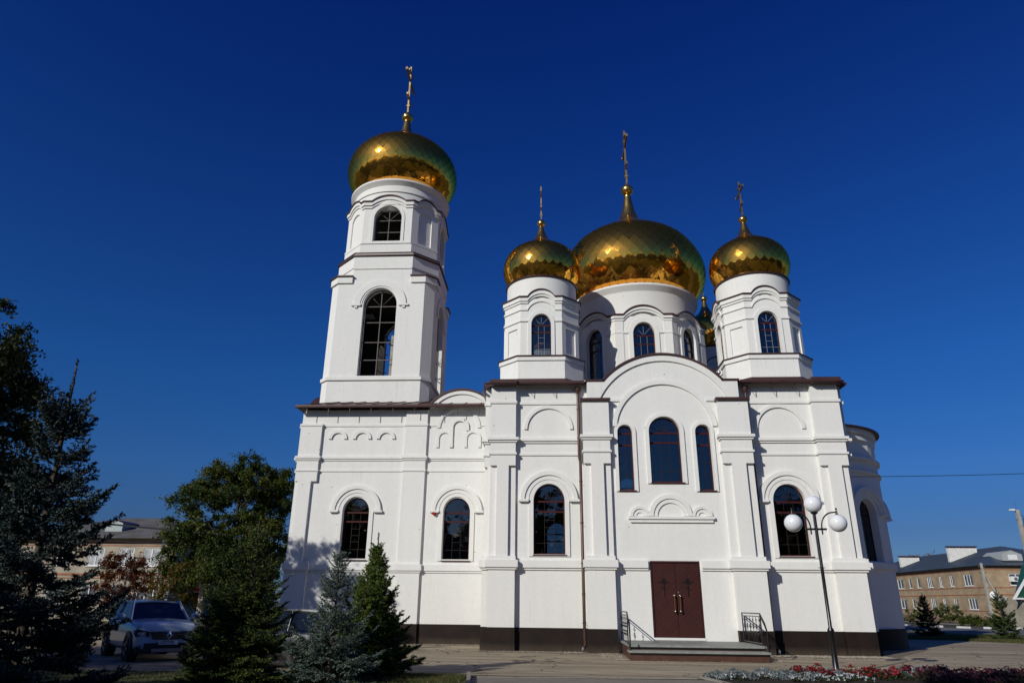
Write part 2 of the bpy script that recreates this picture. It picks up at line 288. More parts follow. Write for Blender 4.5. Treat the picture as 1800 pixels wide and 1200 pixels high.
# --- transept (arched gable)
def arcpts(hw, s_, zb, k=28):                    # segment arch through (-hw,zb) (0,zb+s) (hw,zb)
    R = (hw*hw+s_*s_)/(2*s_); c = zb+s_-R; a = math.asin(hw/R)
    return [(R*math.sin(a-2*a*i/k), c+R*math.cos(a-2*a*i/k)) for i in range(k+1)]
TWIN = [(-1.63, .3, 5.85, 8.165), (-.05, .62, 6.16, 8.18), (1.47, .3, 5.85, 8.165)]
gab = [(-3.1, 0), (3.05, 0), (3.05, 10.3)]+arcpts(2.42, 1.13, 10.3)+[(-3.1, 10.3)]
m = MB()
plate(m, fT, gab, [archo(c, h, z0, zs) for c, h, z0, zs in TWIN]+[rect(-.93, .93, .52, 3.21)], -.5, 0, 0, 1)
# proud outer ring of the gable, then moulded arch, ledge pieces
R2 = 2.87; zc = 8.31
ring = [(-3.095, 9.56), (-3.095, 10.298)]+[p for p in arcpts(2.42, 1.128, 10.3)][::-1]+[(3.045, 10.298), (3.045, 9.56)]
aa = math.acos(min(1, (9.56-zc)/R2)); inner = [(R2*math.sin(aa-2*aa*i/30), zc+R2*math.cos(aa-2*aa*i/30)) for i in range(31)]
plate(m, fT, ring+inner, [], .002, .075)
plate(m, fT, ringo(0, 8.24, 1.92, 2.11, 0, PI, 36, leg=-.16), [], .002, .07) if 0 else plate(m, fT, ringo(-.03, 8.24, 1.92, 2.11, .08, PI-.08, 36), [], .002, .075)
for s_ in (-1, 1): fbox(m, fT, min(s_*2.15, s_*1.72), max(s_*2.15, s_*1.72), 9.44, 9.55, .002, .06)
m.build('transept_wall', [PL, INT], CH)
for c, h, z0, zs in TWIN:
    big = h > .5
    window(fT, c, h, z0, zs, -.2, B3[:1]+[(.42, 0), (.6, 0), (.8, 0)] if big else B4, fan=6 if big else 4, nv=2 if big else 1, t2=zs-.42 if big else zs-.5)
    s = MB(); rs = .155 if big else .135
    plate(s, fT, archo(c, h+rs, z0-.05, zs), [archo(c, h+.004, z0-.06, zs)] if 0 else [], .002, .003) if 0 else None
    O = archo(c, h+rs, z0-.05, zs); I = archo(c, h+.004, z0-.05, zs)
    plate(s, fT, O[1:]+[O[0]]+[I[0]]+I[:0:-1], [], .002, .06)
    s.build('window_surround', PL, CH)
for c, h, z0, zs in TWIN: window(fN, -c, h, z0, zs, -.3, B4, fan=6 if h > .5 else 4, nv=2 if h > .5 else 1, sill=False)
# ornament above the door
m = MB()
fbox(m, fT, -1.65, 1.63, 4.74, 4.84, .002, .14); fbox(m, fT, -1.58, 1.57, 4.62, 4.738, .002, .08)
plate(m, fT, ringo(-.02, 4.86, .66, .82, 0, PI, 24), [], .002, .10); plate(m, fT, ringo(-.02, 4.86, .50, .655, 0, PI, 24), [], .002, .055)
for s_ in (-1.2, 1.18):
    plate(m, fT, ringo(s_, 4.86, .27, .385, 0, PI, 16), [], .002, .09); plate(m, fT, ringo(s_, 4.86, .14, .265, 0, PI, 14), [], .002, .045)
m.build('door_ornament', PL, CH)
# --- door
dr = MB(); fD = Fr(0, TW, SOUTH)
fbox(dr, fD, -.93, .93, .46, .54, -.12, .03, 1)
O = rect(-.93, .93, .54, 3.21)
plate(dr, fD, [(-.93, .54), (-.87, .54), (-.87, 3.15), (.87, 3.15), (.87, .54), (.93, .54), (.93, 3.21), (-.93, 3.21)], [], -.12, .0)
door = dr.build('door', [DOORM, PL], CH)
for s_ in (-1, 1):
    lf = MB(); a, b_ = (-.865, -.006) if s_ < 0 else (.006, .865)
    fbox(lf, fD, a, b_, .55, 3.145, -.10, -.04); leaf = lf.build('door_leaf', DOORM, door)
    hd = MB(); x = .10*s_+.0
    hd.tube([(x, TW-.09, 1.44), (x, TW-.09, 1.98)], .022, 10, 0)
    for z in (1.44, 1.98): hd.tube([(x, TW-.11, z), (x, TW+.05, z)], .035, 10, 1); hd.sphere((x, TW-.09, z), .04, 10, 1)
    hd.build('handle', [mat('brass_handle', (.30, .15, .07), .35, metal=1) if s_ < 0 else bpy.data.materials['brass_handle'], CHROME], door, smooth=40)
    cx_ = s_*.44; cr = MB()
    fbox(cr, fD, cx_-.016, cx_+.016, 1.98, 2.60, -.04, -.02)
    fbox(cr, fD, cx_-.17, cx_+.17, 2.44, 2.475, -.04, -.019)
    fbox(cr, fD, cx_-.08, cx_+.08, 2.525, 2.55, -.04, -.018)
    plate(cr, fD, [(cx_-.09, 2.25), (cx_+.09, 2.19), (cx_+.09, 2.215), (cx_-.09, 2.275)], [], -.04, -.018)
    for (u, z) in ((0, 2.61), (-.18, 2.457), (.18, 2.457), (0, 1.97), (-.09, 2.26), (.09, 2.2)):
        cr.sphere(fD.p(cx_+u, z, -.025), .02, 8)
    plate(cr, fD, ringo(cx_, 2.457, .05, .068, 0, 2*PI-.01, 16), [], -.04, -.022)
    cr.build('door_cross', BLACK, door)
lk = MB(); lk.tube([fD.p(.07, 2.10, -.04), fD.p(.07, 2.10, -.01)], .028, 10); lk.build('keyhole', ZINC, door)
# --- horizontal bands: (z0, z1, projection)
BANDS = [(9.44, 9.55, .05), (7.89, 8.0, .12), (7.81, 7.888, .06), (7.3, 7.385, .05), (2.95, 3.22, .12), (2.87, 2.948, .06)]
BGRP = ((0,), (1, 2), (3,), (4, 5))              # the mouldings of one course are one cornice
def bands(fr, u0, u1, sc=1, only=None, cut=None):
    for gi_, g_ in enumerate(BGRP):
        if only is not None and gi_ not in only: continue
        for a_, b2_ in (cut if (cut and gi_ == 0) else [(u0, u1)]):
            mb = MB()
            for i in g_: z0, z1, p = BANDS[i]; mb.add(*boxfr(fr, a_, b2_, z0, z1, .002, p*sc))
            mb.build('cornice', PL, CH)
def boxfr(fr, u0, u1, z0, z1, d0, d1):
    P = [fr.p(u, z, d) for z in (z0, z1) for u, d in ((u0, d0), (u1, d0), (u1, d1), (u0, d1))]
    return P, [(0, 1, 2, 3), (4, 7, 6, 5), (0, 4, 5, 1), (1, 5, 6, 2), (2, 6, 7, 3), (3, 7, 4, 0)]
m = MB()
for a, b_ in ((-6.05, -3.32), (3.3, 6.0)): bands(fS, a+.003, b_-.003)
for a, b_ in ((-2.26, -1.0), (1.0, 2.12)):
    bands(fT, a, b_, only=(3,))
# right side piece of bands between moulded arch and right pilaster
def pilaster(x0, x1, yf, yb, ztop, name='pilaster', recess=True, cap=False):
    """corner/transept pilaster: pedestal, narrowed shaft with recessed edges, full-width head, moulded bands"""
    m = MB(); w_ = x1-x0; s_ = w_*.27
    m.box(x0, x1, yf, yb, .0, 3.37); m.box(x0, x1, yf, yb, 6.86, ztop)
    m.box(x0+s_, x1-s_, yf, yb, 3.37, 6.86)
    if recess: m.box(x0+.001, x1-.001, yf+.13, yb-.002, 3.37, 6.86)
    for i, (z0, z1, p) in enumerate(BANDS):
        if z1 > ztop: continue
        m.box(x0-p, x1+p, yf-p, yb-.004, z0, z1)
    m.box(x0-.03, x1+.03, yf-.03, yb-.006, 3.222, 3.368)
    o = m.build(name, PL, CH)
    p = MB(); p.box(x0-.015, x1+.015, yf-.018, yb, .0, .815); p.build('plinth', PLINTH, o)
    if cap: c = MB(); c.box(x0-.08, x1+.06, yf-.09, yb+.0, ztop, ztop+.09); c.box(x0-.10, x1+.08, yf-.11, yf-.091, ztop-.02, ztop+.085); c.build('cap', BROWN, o)
    return o
pilaster(-7.08, -6.05, PW, .55, 10.28); pilaster(6.0, 7.08, PW, .55, 10.28)
pilaster(-3.32, -2.26, PT, TW+.05, 9.42, cap=True); pilaster(2.12, 3.30, PT, TW+.05, 9.42, cap=True)
def sidepil(x0, x1, y0, y1, ztop, yfoff=.0):
    m = MB(); m.box(x0, x1, y0, y1, 0, 3.37); m.box(x0, x1, y0, y1, 6.86, ztop); m.box(x0, x1, y0+.22, y1-.22, 3.37, 6.86)
    m.box(x0+(.12 if x0 < 0 else 0), x1-(.12 if x0 > 0 else 0), y0+.002, y1-.002, 3.37, 6.86)
    for i, (z0, z1, p) in enumerate(BANDS): m.box(x0-(p if x0 < 0 else 0), x1+(p if x0 > 0 else 0), y0-p, y1+p, z0, z1)
    m.box(x0-(.03 if x0 < 0 else 0), x1+(.03 if x0 > 0 else 0), y0-.03, y1+.03, 3.222, 3.368)
    o = m.build('pilaster', PL, CH); p = MB(); p.box(x0-(.015 if x0 < 0 else 0), x1+(.015 if x0 > 0 else 0), y0-.015, y1+.015, 0, .815); p.build('plinth', PLINTH, o)
sidepil(-7.35, -7.082, .4, 1.4, 10.2); sidepil(7.082, 7.35, .4, 1.4, 10.2); sidepil(7.082, 7.35, 13.5, 14.5, 10.2)
for q_ in ((-7.07, -3.0, NW-.03, .8, 0, .81), (2.95, 7.07, NW-.03, .8, 0, .81), (-7.12, -7.08, 1.4, 14.7, 0, .81), (7.08, 7.11, .3, 14.7, 0, .81)): m = MB(); m.box(*q_); m.build('plinth', PLINTH, CH)
# --- bay windows with hoods
def hoodset(fr, cu, y_=0, sh=1.14):
    m = MB()
    O = archo(cu, .80, 3.37, 5.5, R=.83); I = archo(cu, .624, 3.44, 5.5, R=.664)
    plate(m, fr, O, [I], .002, .05)
    plate(m, fr, ringo(cu, 5.52, .805, .975, 0, PI, 28), [], .003, .075)
    plate(m, fr, ringo(cu, 5.52, .976, sh, 0, PI, 30), [], .002, .13)
    for s_ in (-1, 1):
        a, b_ = sorted((cu+s_*.81, cu+s_*(sh+.07))); fbox(m, fr, a, b_, 5.45, 5.545, .003, .15)
    return m.build('window_hood', PL, CH)
for cu, h in WIN:
    window(fS, cu, h, 3.44, 5.5, -.2, B3, R=.66); hoodset(fS, cu)
    m = MB(); plate(m, fS, ringo(cu, 8.39, .875, 1.01, 0, PI, 28), [], .002, .07); m.build('blind_arch', PL, CH)
# --- refectory (lower block to the west)
RW, RP = 3.94, 3.80
fR = Fr(0, RW, SOUTH)
RWIN = [-13.52, -8.9]
m = MB()
plate(m, fR, rect(-16.5, -7.0, 0, 10.25), [archo(c, .6, 3.4, 5.48, R=.64) for c in RWIN], -TH, 0, 0, 1)
fRN = Fr(0, 11.06, PI/2); plate(m, fRN, rect(7.0, 16.5, 0, 10.25), [archo(-c, .6, 3.4, 5.48, R=.64) for c in RWIN], -TH, 0, 0, 1)
fRW = Fr(-16.5, 7.5, PI); plate(m, fRW, rect(-3.5, 3.5, 0, 10.25), [], -TH, 0, 0, 1)
m.build('refectory_wall', [PL, INT], CH)
for c in RWIN: window(fR, c, .6, 3.4, 5.48, -.2, B3, R=.64); hoodset(fR, c); window(fRN, -c, .6, 3.4, 5.48, -.3, B3, R=.64)
m = MB(); m.box(-9.9, -7.6, 5.2, 5.3, .2, 5.2); m.build('interior_partition', INT, CH)
m = MB()
for c in (-14.70, -13.54, -12.40): m = MB(); plate(m, fR, ringo(c, 8.84, .29, .45, 0, PI, 18), [], .002, .075); m.build('blind_arch', PL, CH)
m = MB()
plate(m, fR, ringo(-8.95, 9.36, .88, 1.03, 0, PI, 28), [], .002, .06); m.build('blind_arch', PL, CH); m = MB()
for c in (-9.6, -8.28): plate(m, fR, ringo(c, 8.86, .26, .395, 0, PI, 18, leg=.43), [], .002, .06)
plate(m, fR, ringo(-8.92, 9.39, .29, .46, 0, PI, 20, leg=.17, legl=.96), [], .063, .085)
m.build('blind_arch', PL, CH)
m = MB()
bands(fR, -15.45, -11.46, .75); bands(fR, -10.44, -7.36, .75, cut=[(-10.44, -9.98), (-7.9, -7.36)])
def rpil(x0, x1, corner):
    m = MB(); zt = 9.44 if corner else 10.2
    if corner:
        s_ = .26; m.box(x0, x1, RP, RW+.1, 0, 3.3); m.box(x0, x1, RP, RW+.1, 6.84, zt); m.box(x0+s_-.1, x1-s_, RP, RW+.1, 3.3, 6.84); m.box(x0, x0+s_-.1, RP+.06, RW+.1, 3.3, 6.84)
    else: m.box(x0, x1, RP, RW+.1, 0, zt)
    for i, (z0, z1, p) in enumerate(BANDS):
        m.box(x0-p*.7, x1+p*.7, RP-p*.8, RW+.05, z0, z1)
    if corner: m.box(x0-.03, x1+.03, RP-.04, RW+.05, 3.222, 3.30)
    o = m.build('pilaster', PL, CH); p = MB(); p.box(x0-.012, x1+.012, RP-.014, RW+.05, 0, .79); p.build('plinth', PLINTH, o)
rpil(-16.5, -15.48, True); rpil(-11.46, -10.44, False)
m = MB(); m.box(-16.66, -16.502, 4.25, 5.2, 0, 3.3); m.box(-16.66, -16.502, 4.25, 5.2, 6.84, 9.4); m.box(-16.66, -16.502, 4.4, 5.05, 3.3, 6.84)
for (z0, z1, p) in BANDS: m.box(-16.66-p, -16.502, 4.25-p, 5.2+p, z0, z1)
o = m.build('pilaster', PL, CH); p = MB(); p.box(-16.67, -16.502, 4.24, 5.21, 0, .79); p.build('plinth', PLINTH, o)
m = MB(); m.box(-16.49, -7.36, RW-.02, RW+.3, 0, .785); m.build('plinth', PLINTH, CH)
# gable over the second refectory bay with a little barrel roof
fG = Fr(0, RW-.02, SOUTH); m = MB()
ga = arcpts(1.52, .80, 10.38); ga = [(u-8.87, z) for u, z in ga]
plate(m, fG, [(-10.39, 10.2), (-7.35, 10.2), (-7.35, 10.38)]+ga+[(-10.39, 10.38)], [], -.25, 0)
gi = [(u-8.87, z) for u, z in arcpts(1.27, .62, 10.38)]
plate(m, fG, ga+gi[::-1], [], .002, .07)
m.build('refectory_gable', PL, CH)
def barrel(name, fr, pts, d0, d1, th, mt=BROWN):
    m = MB(); o = [(u*1.0, z+.0) for u, z in pts]; up = []
    for i, (u, z) in enumerate(pts):
        a = pts[max(i-1, 0)]; c = pts[min(i+1, len(pts)-1)]; t = Vector((c[0]-a[0], c[1]-a[1])).normalized(); nn_ = Vector((t.y, -t.x)); 
        if nn_.y < 0: nn_ = -nn_
        up.append((u+nn_.x*th, z+nn_.y*th))
    plate(m, fr, o+up[::-1], [], d0, d1); return m.build(name, mt, CH)
barrel('roof', fG, [(u, z+.003) for u, z in ga], -1.6, .12, .09)
# --- transept barrel roof and its shoulders
g2 = [(u, z+.003) for u, z in arcpts(2.42, 1.13, 10.3)]
barrel('roof', fT, g2, -5.0, .13, .085)
m = MB(); m.box(-3.16, -2.40, TW-.13, 4.5, 10.30, 10.37); m.box(2.40, 3.12, TW-.13, 4.5, 10.30, 10.37); m.build('roof_edge', BROWN, CH)
# --- main nave roof: low hip, and gutters
def quadmesh(name, vs, fs, mt, th=.05):
    m = MB(); k = len(vs); m.add(list(vs)+[(x, y, z-th) for x, y, z in vs], [tuple(f) for f in fs]+[tuple(i+k for i in f[::-1]) for f in fs]); return m.build(name, mt, CH)
X0, Y0, Y1 = 7.3, -.02, 15.0
def standing_roof(name, A, B, C_, D, nse):       # A,B eave; D,C ridge; with standing seams
    A, B, C_, D = map(Vector, (A, B, C_, D)); m = MB()
    m.add([A, B, C_, D, A-Vector((0, 0, .05)), B-Vector((0, 0, .05)), C_-Vector((0, 0, .05)), D-Vector((0, 0, .05))], [(0, 1, 2, 3), (7, 6, 5, 4), (0, 4, 5, 1), (1, 5, 6, 2), (2, 6, 7, 3), (3, 7, 4, 0)])
    for i in range(1, nse):
        t = i/nse; p = A.lerp(B, t); q = D.lerp(C_, t); n_ = Vector((0, 0, .035)); s_ = (B-A).normalized()*.012
        m.add([p-s_, p+s_, q+s_, q-s_, p-s_+n_, p+s_+n_, q+s_+n_, q-s_+n_], [(0, 1, 5, 4), (1, 2, 6, 5), (2, 3, 7, 6), (3, 0, 4, 7), (4, 5, 6, 7)])
    return m.build(name, BROWN, CH)
standing_roof('roof', (-7.35, -.05, 10.36), (-3.1, -.05, 10.36), (-3.1, 4.5, 11.0), (-4.3, 4.5, 11.0), 7)
standing_roof('roof', (3.05, -.05, 10.36), (7.35, -.05, 10.36), (4.3, 4.5, 11.0), (3.05, 4.5, 11.0), 7)
standing_roof('roof', (7.38, -.04, 10.355), (7.38, 15.0, 10.355), (4.3, 10.5, 11.0), (4.3, 4.5, 11.0), 16)
standing_roof('roof', (-7.38, 15.0, 10.355), (-7.38, -.04, 10.355), (-4.3, 4.5, 11.0), (-4.3, 10.5, 11.0), 16)
standing_roof('roof', (7.3, 15.05, 10.36), (-7.3, 15.05, 10.36), (-4.3, 10.5, 11.0), (4.3, 10.5, 11.0), 16)
m = MB(); m.box(-4.3, 4.3, 4.5, 10.5, 10.9, 10.99); m.build('roof', BROWN, CH)
for i_, (a, b_, y, z0, z1) in enumerate(((-7.14, -6.0, -.34, 10.17, 10.40), (-5.998, -3.2, -.16, 10.20, 10.37), (3.2, 5.99, -.16, 10.20, 10.37), (5.992, 7.16, -.34, 10.17, 10.40))):
    m = MB(); m.box(a, b_, y, -.04, z0, z1); m.tube([(a, y-.03, z0+.06), (b_, y-.03, z0+.06)], .05, 8); gut = m.build('gutter', BROWN, CH, smooth=50)
m = MB(); m.box(-7.42, -7.15, .0, 3.0, 10.19, 10.35); m.tube([(-7.45, .1, 10.05), (-7.45, 3.4, 10.05)], .06, 8); m.build('gutter', BROWN, CH, smooth=50)
m = MB(); m.box(7.17, 7.42, .0, 14.9, 10.19, 10.35); m.tube([(7.45, .0, 10.2), (7.45, 14.9, 10.2)], .07, 8); m.build('gutter', BROWN, CH, smooth=50)
m = MB(); m.box(-16.75, -7.36, 3.43, 3.5, 10.27, 10.36); m.tube([(-16.75, 3.42, 10.28), (-7.36, 3.42, 10.28)], .045, 8)
rg = m.build('gutter', BROWN, CH, smooth=50)
for i in range(9):
    x = -16.18+1.03*i; b = MB(); b.box(x-.012, x+.012, 3.45, 3.475, 9.9, 10.27); b.build('bracket', BROWN, rg)
for x in (-6.98, -6.2, -5.55, -4.62, -3.72, 3.62, 4.45, 5.38, 6.25, 6.98):
    b = MB(); yy = -.10 if abs(x) < 6 else -.28; b.box(x-.011, x+.011, yy-.02, yy, 9.93 if abs(x) < 6 else 10.1, 10.2); b.tube([(x, yy-.01, 9.95), (x, NW-.01, 10.12)], .009, 5) if abs(x) < 6 else None; b.build('bracket', BROWN, gut)
# refectory roof
standing_roof('roof', (-16.78, 3.42, 10.38), (-7.2, 3.42, 10.38), (-7.2, 7.5, 11.9), (-13.4, 7.5, 11.9), 13)
standing_roof('roof', (-7.2, 11.5, 10.38), (-16.78, 11.5, 10.38), (-13.4, 7.5, 11.9), (-7.2, 7.5, 11.9), 13)
standing_roof('roof', (-16.8, 11.5, 10.37), (-16.8, 3.42, 10.37), (-13.4, 7.49, 11.9), (-13.4, 7.51, 11.9), 7)
fWg = Fr(-16.55, 7.3, PI); barrel('roof', fWg, [(u, z) for u, z in arcpts(2.6, 1.25, 10.4)], -3.5, .1, .09)
m = MB(); plate(m, fWg, [(-2.6, 10.2), (2.6, 10.2)]+arcpts(2.6, 1.24, 10.4), [], -.2, 0); m.build('refectory_gable', PL, CH)
# --- corner octagon drums
def octpts(cx, cy, a, h): return [(cx+x, cy+y) for x, y in ((h, -a), (a, -h), (a, h), (h, a), (-h, a), (-a, h), (-a, -h), (-h, -a))]
def faces(cx, cy, a, h):                         # frames and half widths of the eight faces
    ad = (a+h)/math.sqrt(2); hd = (a-h)/math.sqrt(2); r_ = []
    for i in range(8):
        ang = SOUTH+i*PI/4; A, H = (a, h) if i % 2 == 0 else (ad, hd)
        r_.append((i % 2 == 0, Fr(cx+A*math.cos(ang), cy+A*math.sin(ang), ang), H))
    return r_
def bump(H, hw, s_, z0, zb):                     # band outline with an arch bump, lower edge z0 flat -> upper edge
    pass
def bumpband(mb, fr, H, hw, s_, z0, z1, d1, grow, th=None, mi=0):
    """band between z0..z1 following a raised segment arch in its middle"""
    k = 14; R = (hw*hw+s_*s_)/(2*s_) if s_ else 1
    def f(u): 
        if not s_ or abs(u) >= hw: return 0
        return math.sqrt(R*R-u*u)-(R-s_)
    us = [-H-grow]+[-hw+2*hw*i/k for i in range(k+1)]+[H+grow] if s_ else [-H-grow, H+grow]
    lo = [(u, z0+f(u)) for u in us]; hi = [(u, z1+f(u)) for u in us[::-1]]
    plate(mb, fr, lo+hi, [], -.04, d1, mi)
def drum(cx, cy):
    D = MB()
    ob = octpts(cx, cy, 1.86, 1.02); D.ringprism(ob, octpts(cx, cy, 1.5, .7), 10.4, 11.62)
    D.ringprism(octpts(cx, cy, 1.92, 1.055), octpts(cx, cy, 1.4, .7), 11.62, 11.80)
    for card, fr, H in faces(cx, cy, 1.69, .93):
        if card: plate(D, fr, rect(-H, H, 11.8, 14.66), [archo(0, .44, 11.86, 13.4, R=.5)], -.35, 0, 0, 1)
        else: plate(D, fr, rect(-H, H, 11.8, 14.66), [], -.3, -.06, 0, 1); \
              plate(D, fr, rect(-H, H, 11.8, 14.66), [rect(-H*.55, H*.6, 12.05, 13.25)], -.059, 0)
        if card:
            O = archo(0, .60, 11.82, 13.4, R=.68); I = archo(0, .445, 11.82, 13.4, R=.505); plate(D, fr, O[1:]+[O[0]]+[I[0]]+I[:0:-1], [], .002, .05)
            for a, b_ in ((-H-.02, -.6), (.6, H+.02)): fbox(D, fr, a, b_, 13.53, 13.61, -.02, .055)
            bumpband(D, fr, H, .62, .42, 14.08, 14.16, .05, .02)
            bumpband(D, fr, H, .62, .36, 14.42, 14.52, .05, .02); bumpband(D, fr, H, .62, .36, 14.52, 14.70, .10, .04)
        else:
            fbox(D, fr, -H-.02, H+.02, 13.532, 13.608, -.02, .053)
            bumpband(D, fr, H, .62, 0, 14.082, 14.158, .052, .02)
            bumpband(D, fr, H, .62, 0, 14.422, 14.518, .052, .02); bumpband(D, fr, H, .62, 0, 14.522, 14.698, .102, .04)
    D.lathe([(1.60, 14.5), (1.655, 14.6), (1.655, 15.84), (1.5, 15.86)], cx, cy, 64, 0)
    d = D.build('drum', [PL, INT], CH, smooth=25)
    b = MB()
    for card, fr, H in faces(cx, cy, 1.69, .93): bumpband(b, fr, H, .62, .36 if card else 0, 14.70+(0 if card else .002), 14.76+(0 if card else -.002), .15, .06)
    b.build('drum_flashing', BROWN, d); b = MB()
    b.ringprism(octpts(cx, cy, 1.97, 1.075), octpts(cx, cy, 1.45, .7), 11.80, 11.845); b.build('drum_flashing', BROWN, d); b = MB()
    b.lathe([(1.60, 15.80), (1.72, 15.80), (1.74, 15.86), (1.6, 15.88)], cx, cy, 48)
    b.build('drum_flashing', BROWN, d); b = MB()
    b.ringprism(octpts(cx, cy, 1.95, 1.06), octpts(cx, cy, 1.85, 1.0), 10.62, 10.76)
    b.build("drum_flashing", BROWN, d)
    for card, fr, H in faces(cx, cy, 1.69, .93):
        if card: window(fr, 0, .44, 11.86, 13.4, -.16, [(.3, 1), (.55, 0), (.78, 0)], pale=True, R=.5, fan=3, nv=2, sill=False, t2=13.05, frame=.04)
def prof(zk, rk, per=14):
    P = np.c_[rk, zk]; out = []; P2 = np.vstack([2*P[0]-P[1], P, 2*P[-1]-P[-2]])
    for i in range(len(P)-1):
        p0, p1, p2, p3 = P2[i:i+4]
        for t in np.linspace(0, 1, per, endpoint=False): out.append(.5*((2*p1)+(-p0+p2)*t+(2*p0-5*p1+4*p2-p3)*t*t+(-p0+3*p1-3*p2+p3)*t**3))
    out.append(P[-1]); return np.array(out)
def dome(cx, cy, zk, rk, ntile, neckz, ballz, ballr, crosstop, arm, seed, label):
    rng = np.random.default_rng(seed); pr = prof(zk, rk)
    # arc length parametrisation of the tiled part
    base = MB(); base.lathe([(max(r-.022, .02), z) for r, z in pr], cx, cy, 96); 
    d = base.build('dome', [GOLDD], CH, smooth=60); d['label'] = label
    til = pr[pr[:, 1] <= neckz]; seg = np.r_[0, np.cumsum(np.hypot(np.diff(til[:, 0]), np.diff(til[:, 1])))]; Ltot = seg[-1]
    def at(s_): return np.interp(s_, seg, til[:, 0]), np.interp(s_, seg, til[:, 1])
    # row heights follow the radius so that tiles stay diamond shaped
    ss = [0.]; 
    while ss[-1] < Ltot:
        r, z = at(ss[-1]); ss.append(ss[-1]+max(2*PI*r/ntile*.62, .07))
    ss = np.array(ss); ss *= Ltot/ss[-1]
    m = MB(); tw = 0; NRM = []
    def P(s_, th):
        r, z = at(min(max(s_, 0), Ltot)); return np.array((cx+r*math.cos(th), cy+r*math.sin(th), z))
    dth = 2*PI/ntile
    for i in range(-1, len(ss)-2):
        sb = ss[i] if i >= 0 else ss[0]; sm = ss[i+1]; st = ss[i+2]
        for j in range(ntile):
            th = (j+(i % 2)*.5)*dth
            q = np.array([P(sb, th), P(sm, th+dth/2), P(st, th), P(sm, th-dth/2)]); c = q.mean(0)
            nrm = np.cross(q[2]-q[0], q[1]-q[3]); L = np.linalg.norm(nrm)
            if L < 1e-9: continue
            nrm /= -L; rad = np.array((c[0]-cx, c[1]-cy, 0)); 
            if nrm@rad < 0 : nrm = -nrm
            tdir = rng.normal(0, .006 if rng.random() > .1 else .045, 3); n2 = nrm+tdir; n2 /= np.linalg.norm(n2)
            e = q-c; e = e-np.outer(e@n2, n2); e = e*.988
            q2 = c+e+n2*(.004+.002*rng.random())
            sub = []                                     # slightly pillowed 3x3 tile: mirror-like but never perfectly flat
            bow = .0035*ntile/40*rng.uniform(-.6, 1.0)
            if i == -1: continue
            cen = q2.mean(0)+n2*bow
            for v_ in list(q2)+[cen]:
                rr_ = np.array((v_[0]-cx, v_[1]-cy)); tz = nrm[2]; sm_ = v_-c; kk = .58
                # dome normal at this corner, blended with the flat tile normal
                rad_ = math.hypot(*rr_); z_ = v_[2]; dz_ = .02; r1_, r2_ = np.interp(z_-dz_, til[:, 1], til[:, 0]), np.interp(z_+dz_, til[:, 1], til[:, 0]); sl_ = (r2_-r1_)/(2*dz_)
                dn = np.array((rr_[0]/rad_, rr_[1]/rad_, -sl_)); dn /= np.linalg.norm(dn); bn = dn*kk+n2*(1-kk); NRM.append(tuple(bn/np.linalg.norm(bn)))
            m.add([tuple(v) for v in q2]+[tuple(cen)], [(0, 1, 4), (1, 2, 4), (2, 3, 4), (3, 0, 4)], 0)
    t = m.build('dome_tiles', GOLD, d)
    me = t.data; me.polygons.foreach_set('use_smooth', [True]*len(me.polygons)); me.normals_split_custom_set_from_vertices(NRM)
    # smooth neck, moulding and ball
    nk = pr[pr[:, 1] >= neckz-.05]; m = MB(); m.lathe([(r+.012, z) for r, z in nk]+[(nk[-1][0]*1.12, nk[-1][1]+.02), (nk[-1][0]*.95, nk[-1][1]+.05)], cx, cy, 40)
    m.build('neck', GOLDS, d, smooth=50)
    m = MB(); m.sphere((cx, cy, ballz), ballr, 28, sz=.88); m.tube([(cx, cy, ballz+ballr*.7), (cx, cy, ballz+ballr*1.25)], [ballr*.4, ballr*.2], 12); m.build('ball', GOLDS, d, smooth=40)
    zb = ballz+ballr*.9; H = crosstop-zb; t_ = .066*H/3.7+.014; m = MB()
    def cb(y0, y1, z0, z1, e=0):
        m.box(cx-t_*.6-e, cx+t_*.6+e, cy+y0, cy+y1, z0, z1)
    cb(-t_, t_, zb, crosstop); zA = zb+H*.70; cb(-arm, arm, zA-t_, zA+t_, .004); zB = zb+H*.86; cb(-arm*.42, arm*.42, zB-t_*.9, zB+t_*.9, .006)
    zc_ = zb+H*.30; a_ = arm*.45
    m.add([(cx-t_*.7, cy-a_, zc_+.22*a_-t_), (cx+t_*.7, cy-a_, zc_+.22*a_-t_), (cx+t_*.7, cy+a_, zc_-.22*a_-t_), (cx-t_*.7, cy+a_, zc_-.22*a_-t_), (cx-t_*.7, cy-a_, zc_+.22*a_+t_), (cx+t_*.7, cy-a_, zc_+.22*a_+t_), (cx+t_*.7, cy+a_, zc_-.22*a_+t_), (cx-t_*.7, cy+a_, zc_-.22*a_+t_)],
          [(0, 3, 2, 1), (4, 5, 6, 7), (0, 1, 5, 4), (1, 2, 6, 5), (2, 3, 7, 6), (3, 0, 4, 7)])
    for (y_, z_) in ((arm, zA), (-arm, zA)): m.box(cx-t_*.75, cx+t_*.75, cy+y_-t_*.9, cy+y_+t_*.9, z_-t_*1.15, z_+t_*1.15)
    m.box(cx-t_*1.2, cx+t_*1.2, cy-t_*1.3, cy+t_*1.3, zb+H*.14, zb+H*.17)
    m.build('cross', GOLDX, d)
CZ_, CR_ = [15.86, 16.15, 16.5, 16.95, 17.4, 17.8, 18.1, 18.3, 18.5, 18.85, 19.35], [1.50, 1.67, 1.825, 1.86, 1.75, 1.46, 1.02, .74, .47, .25, .10]
k_ = 0
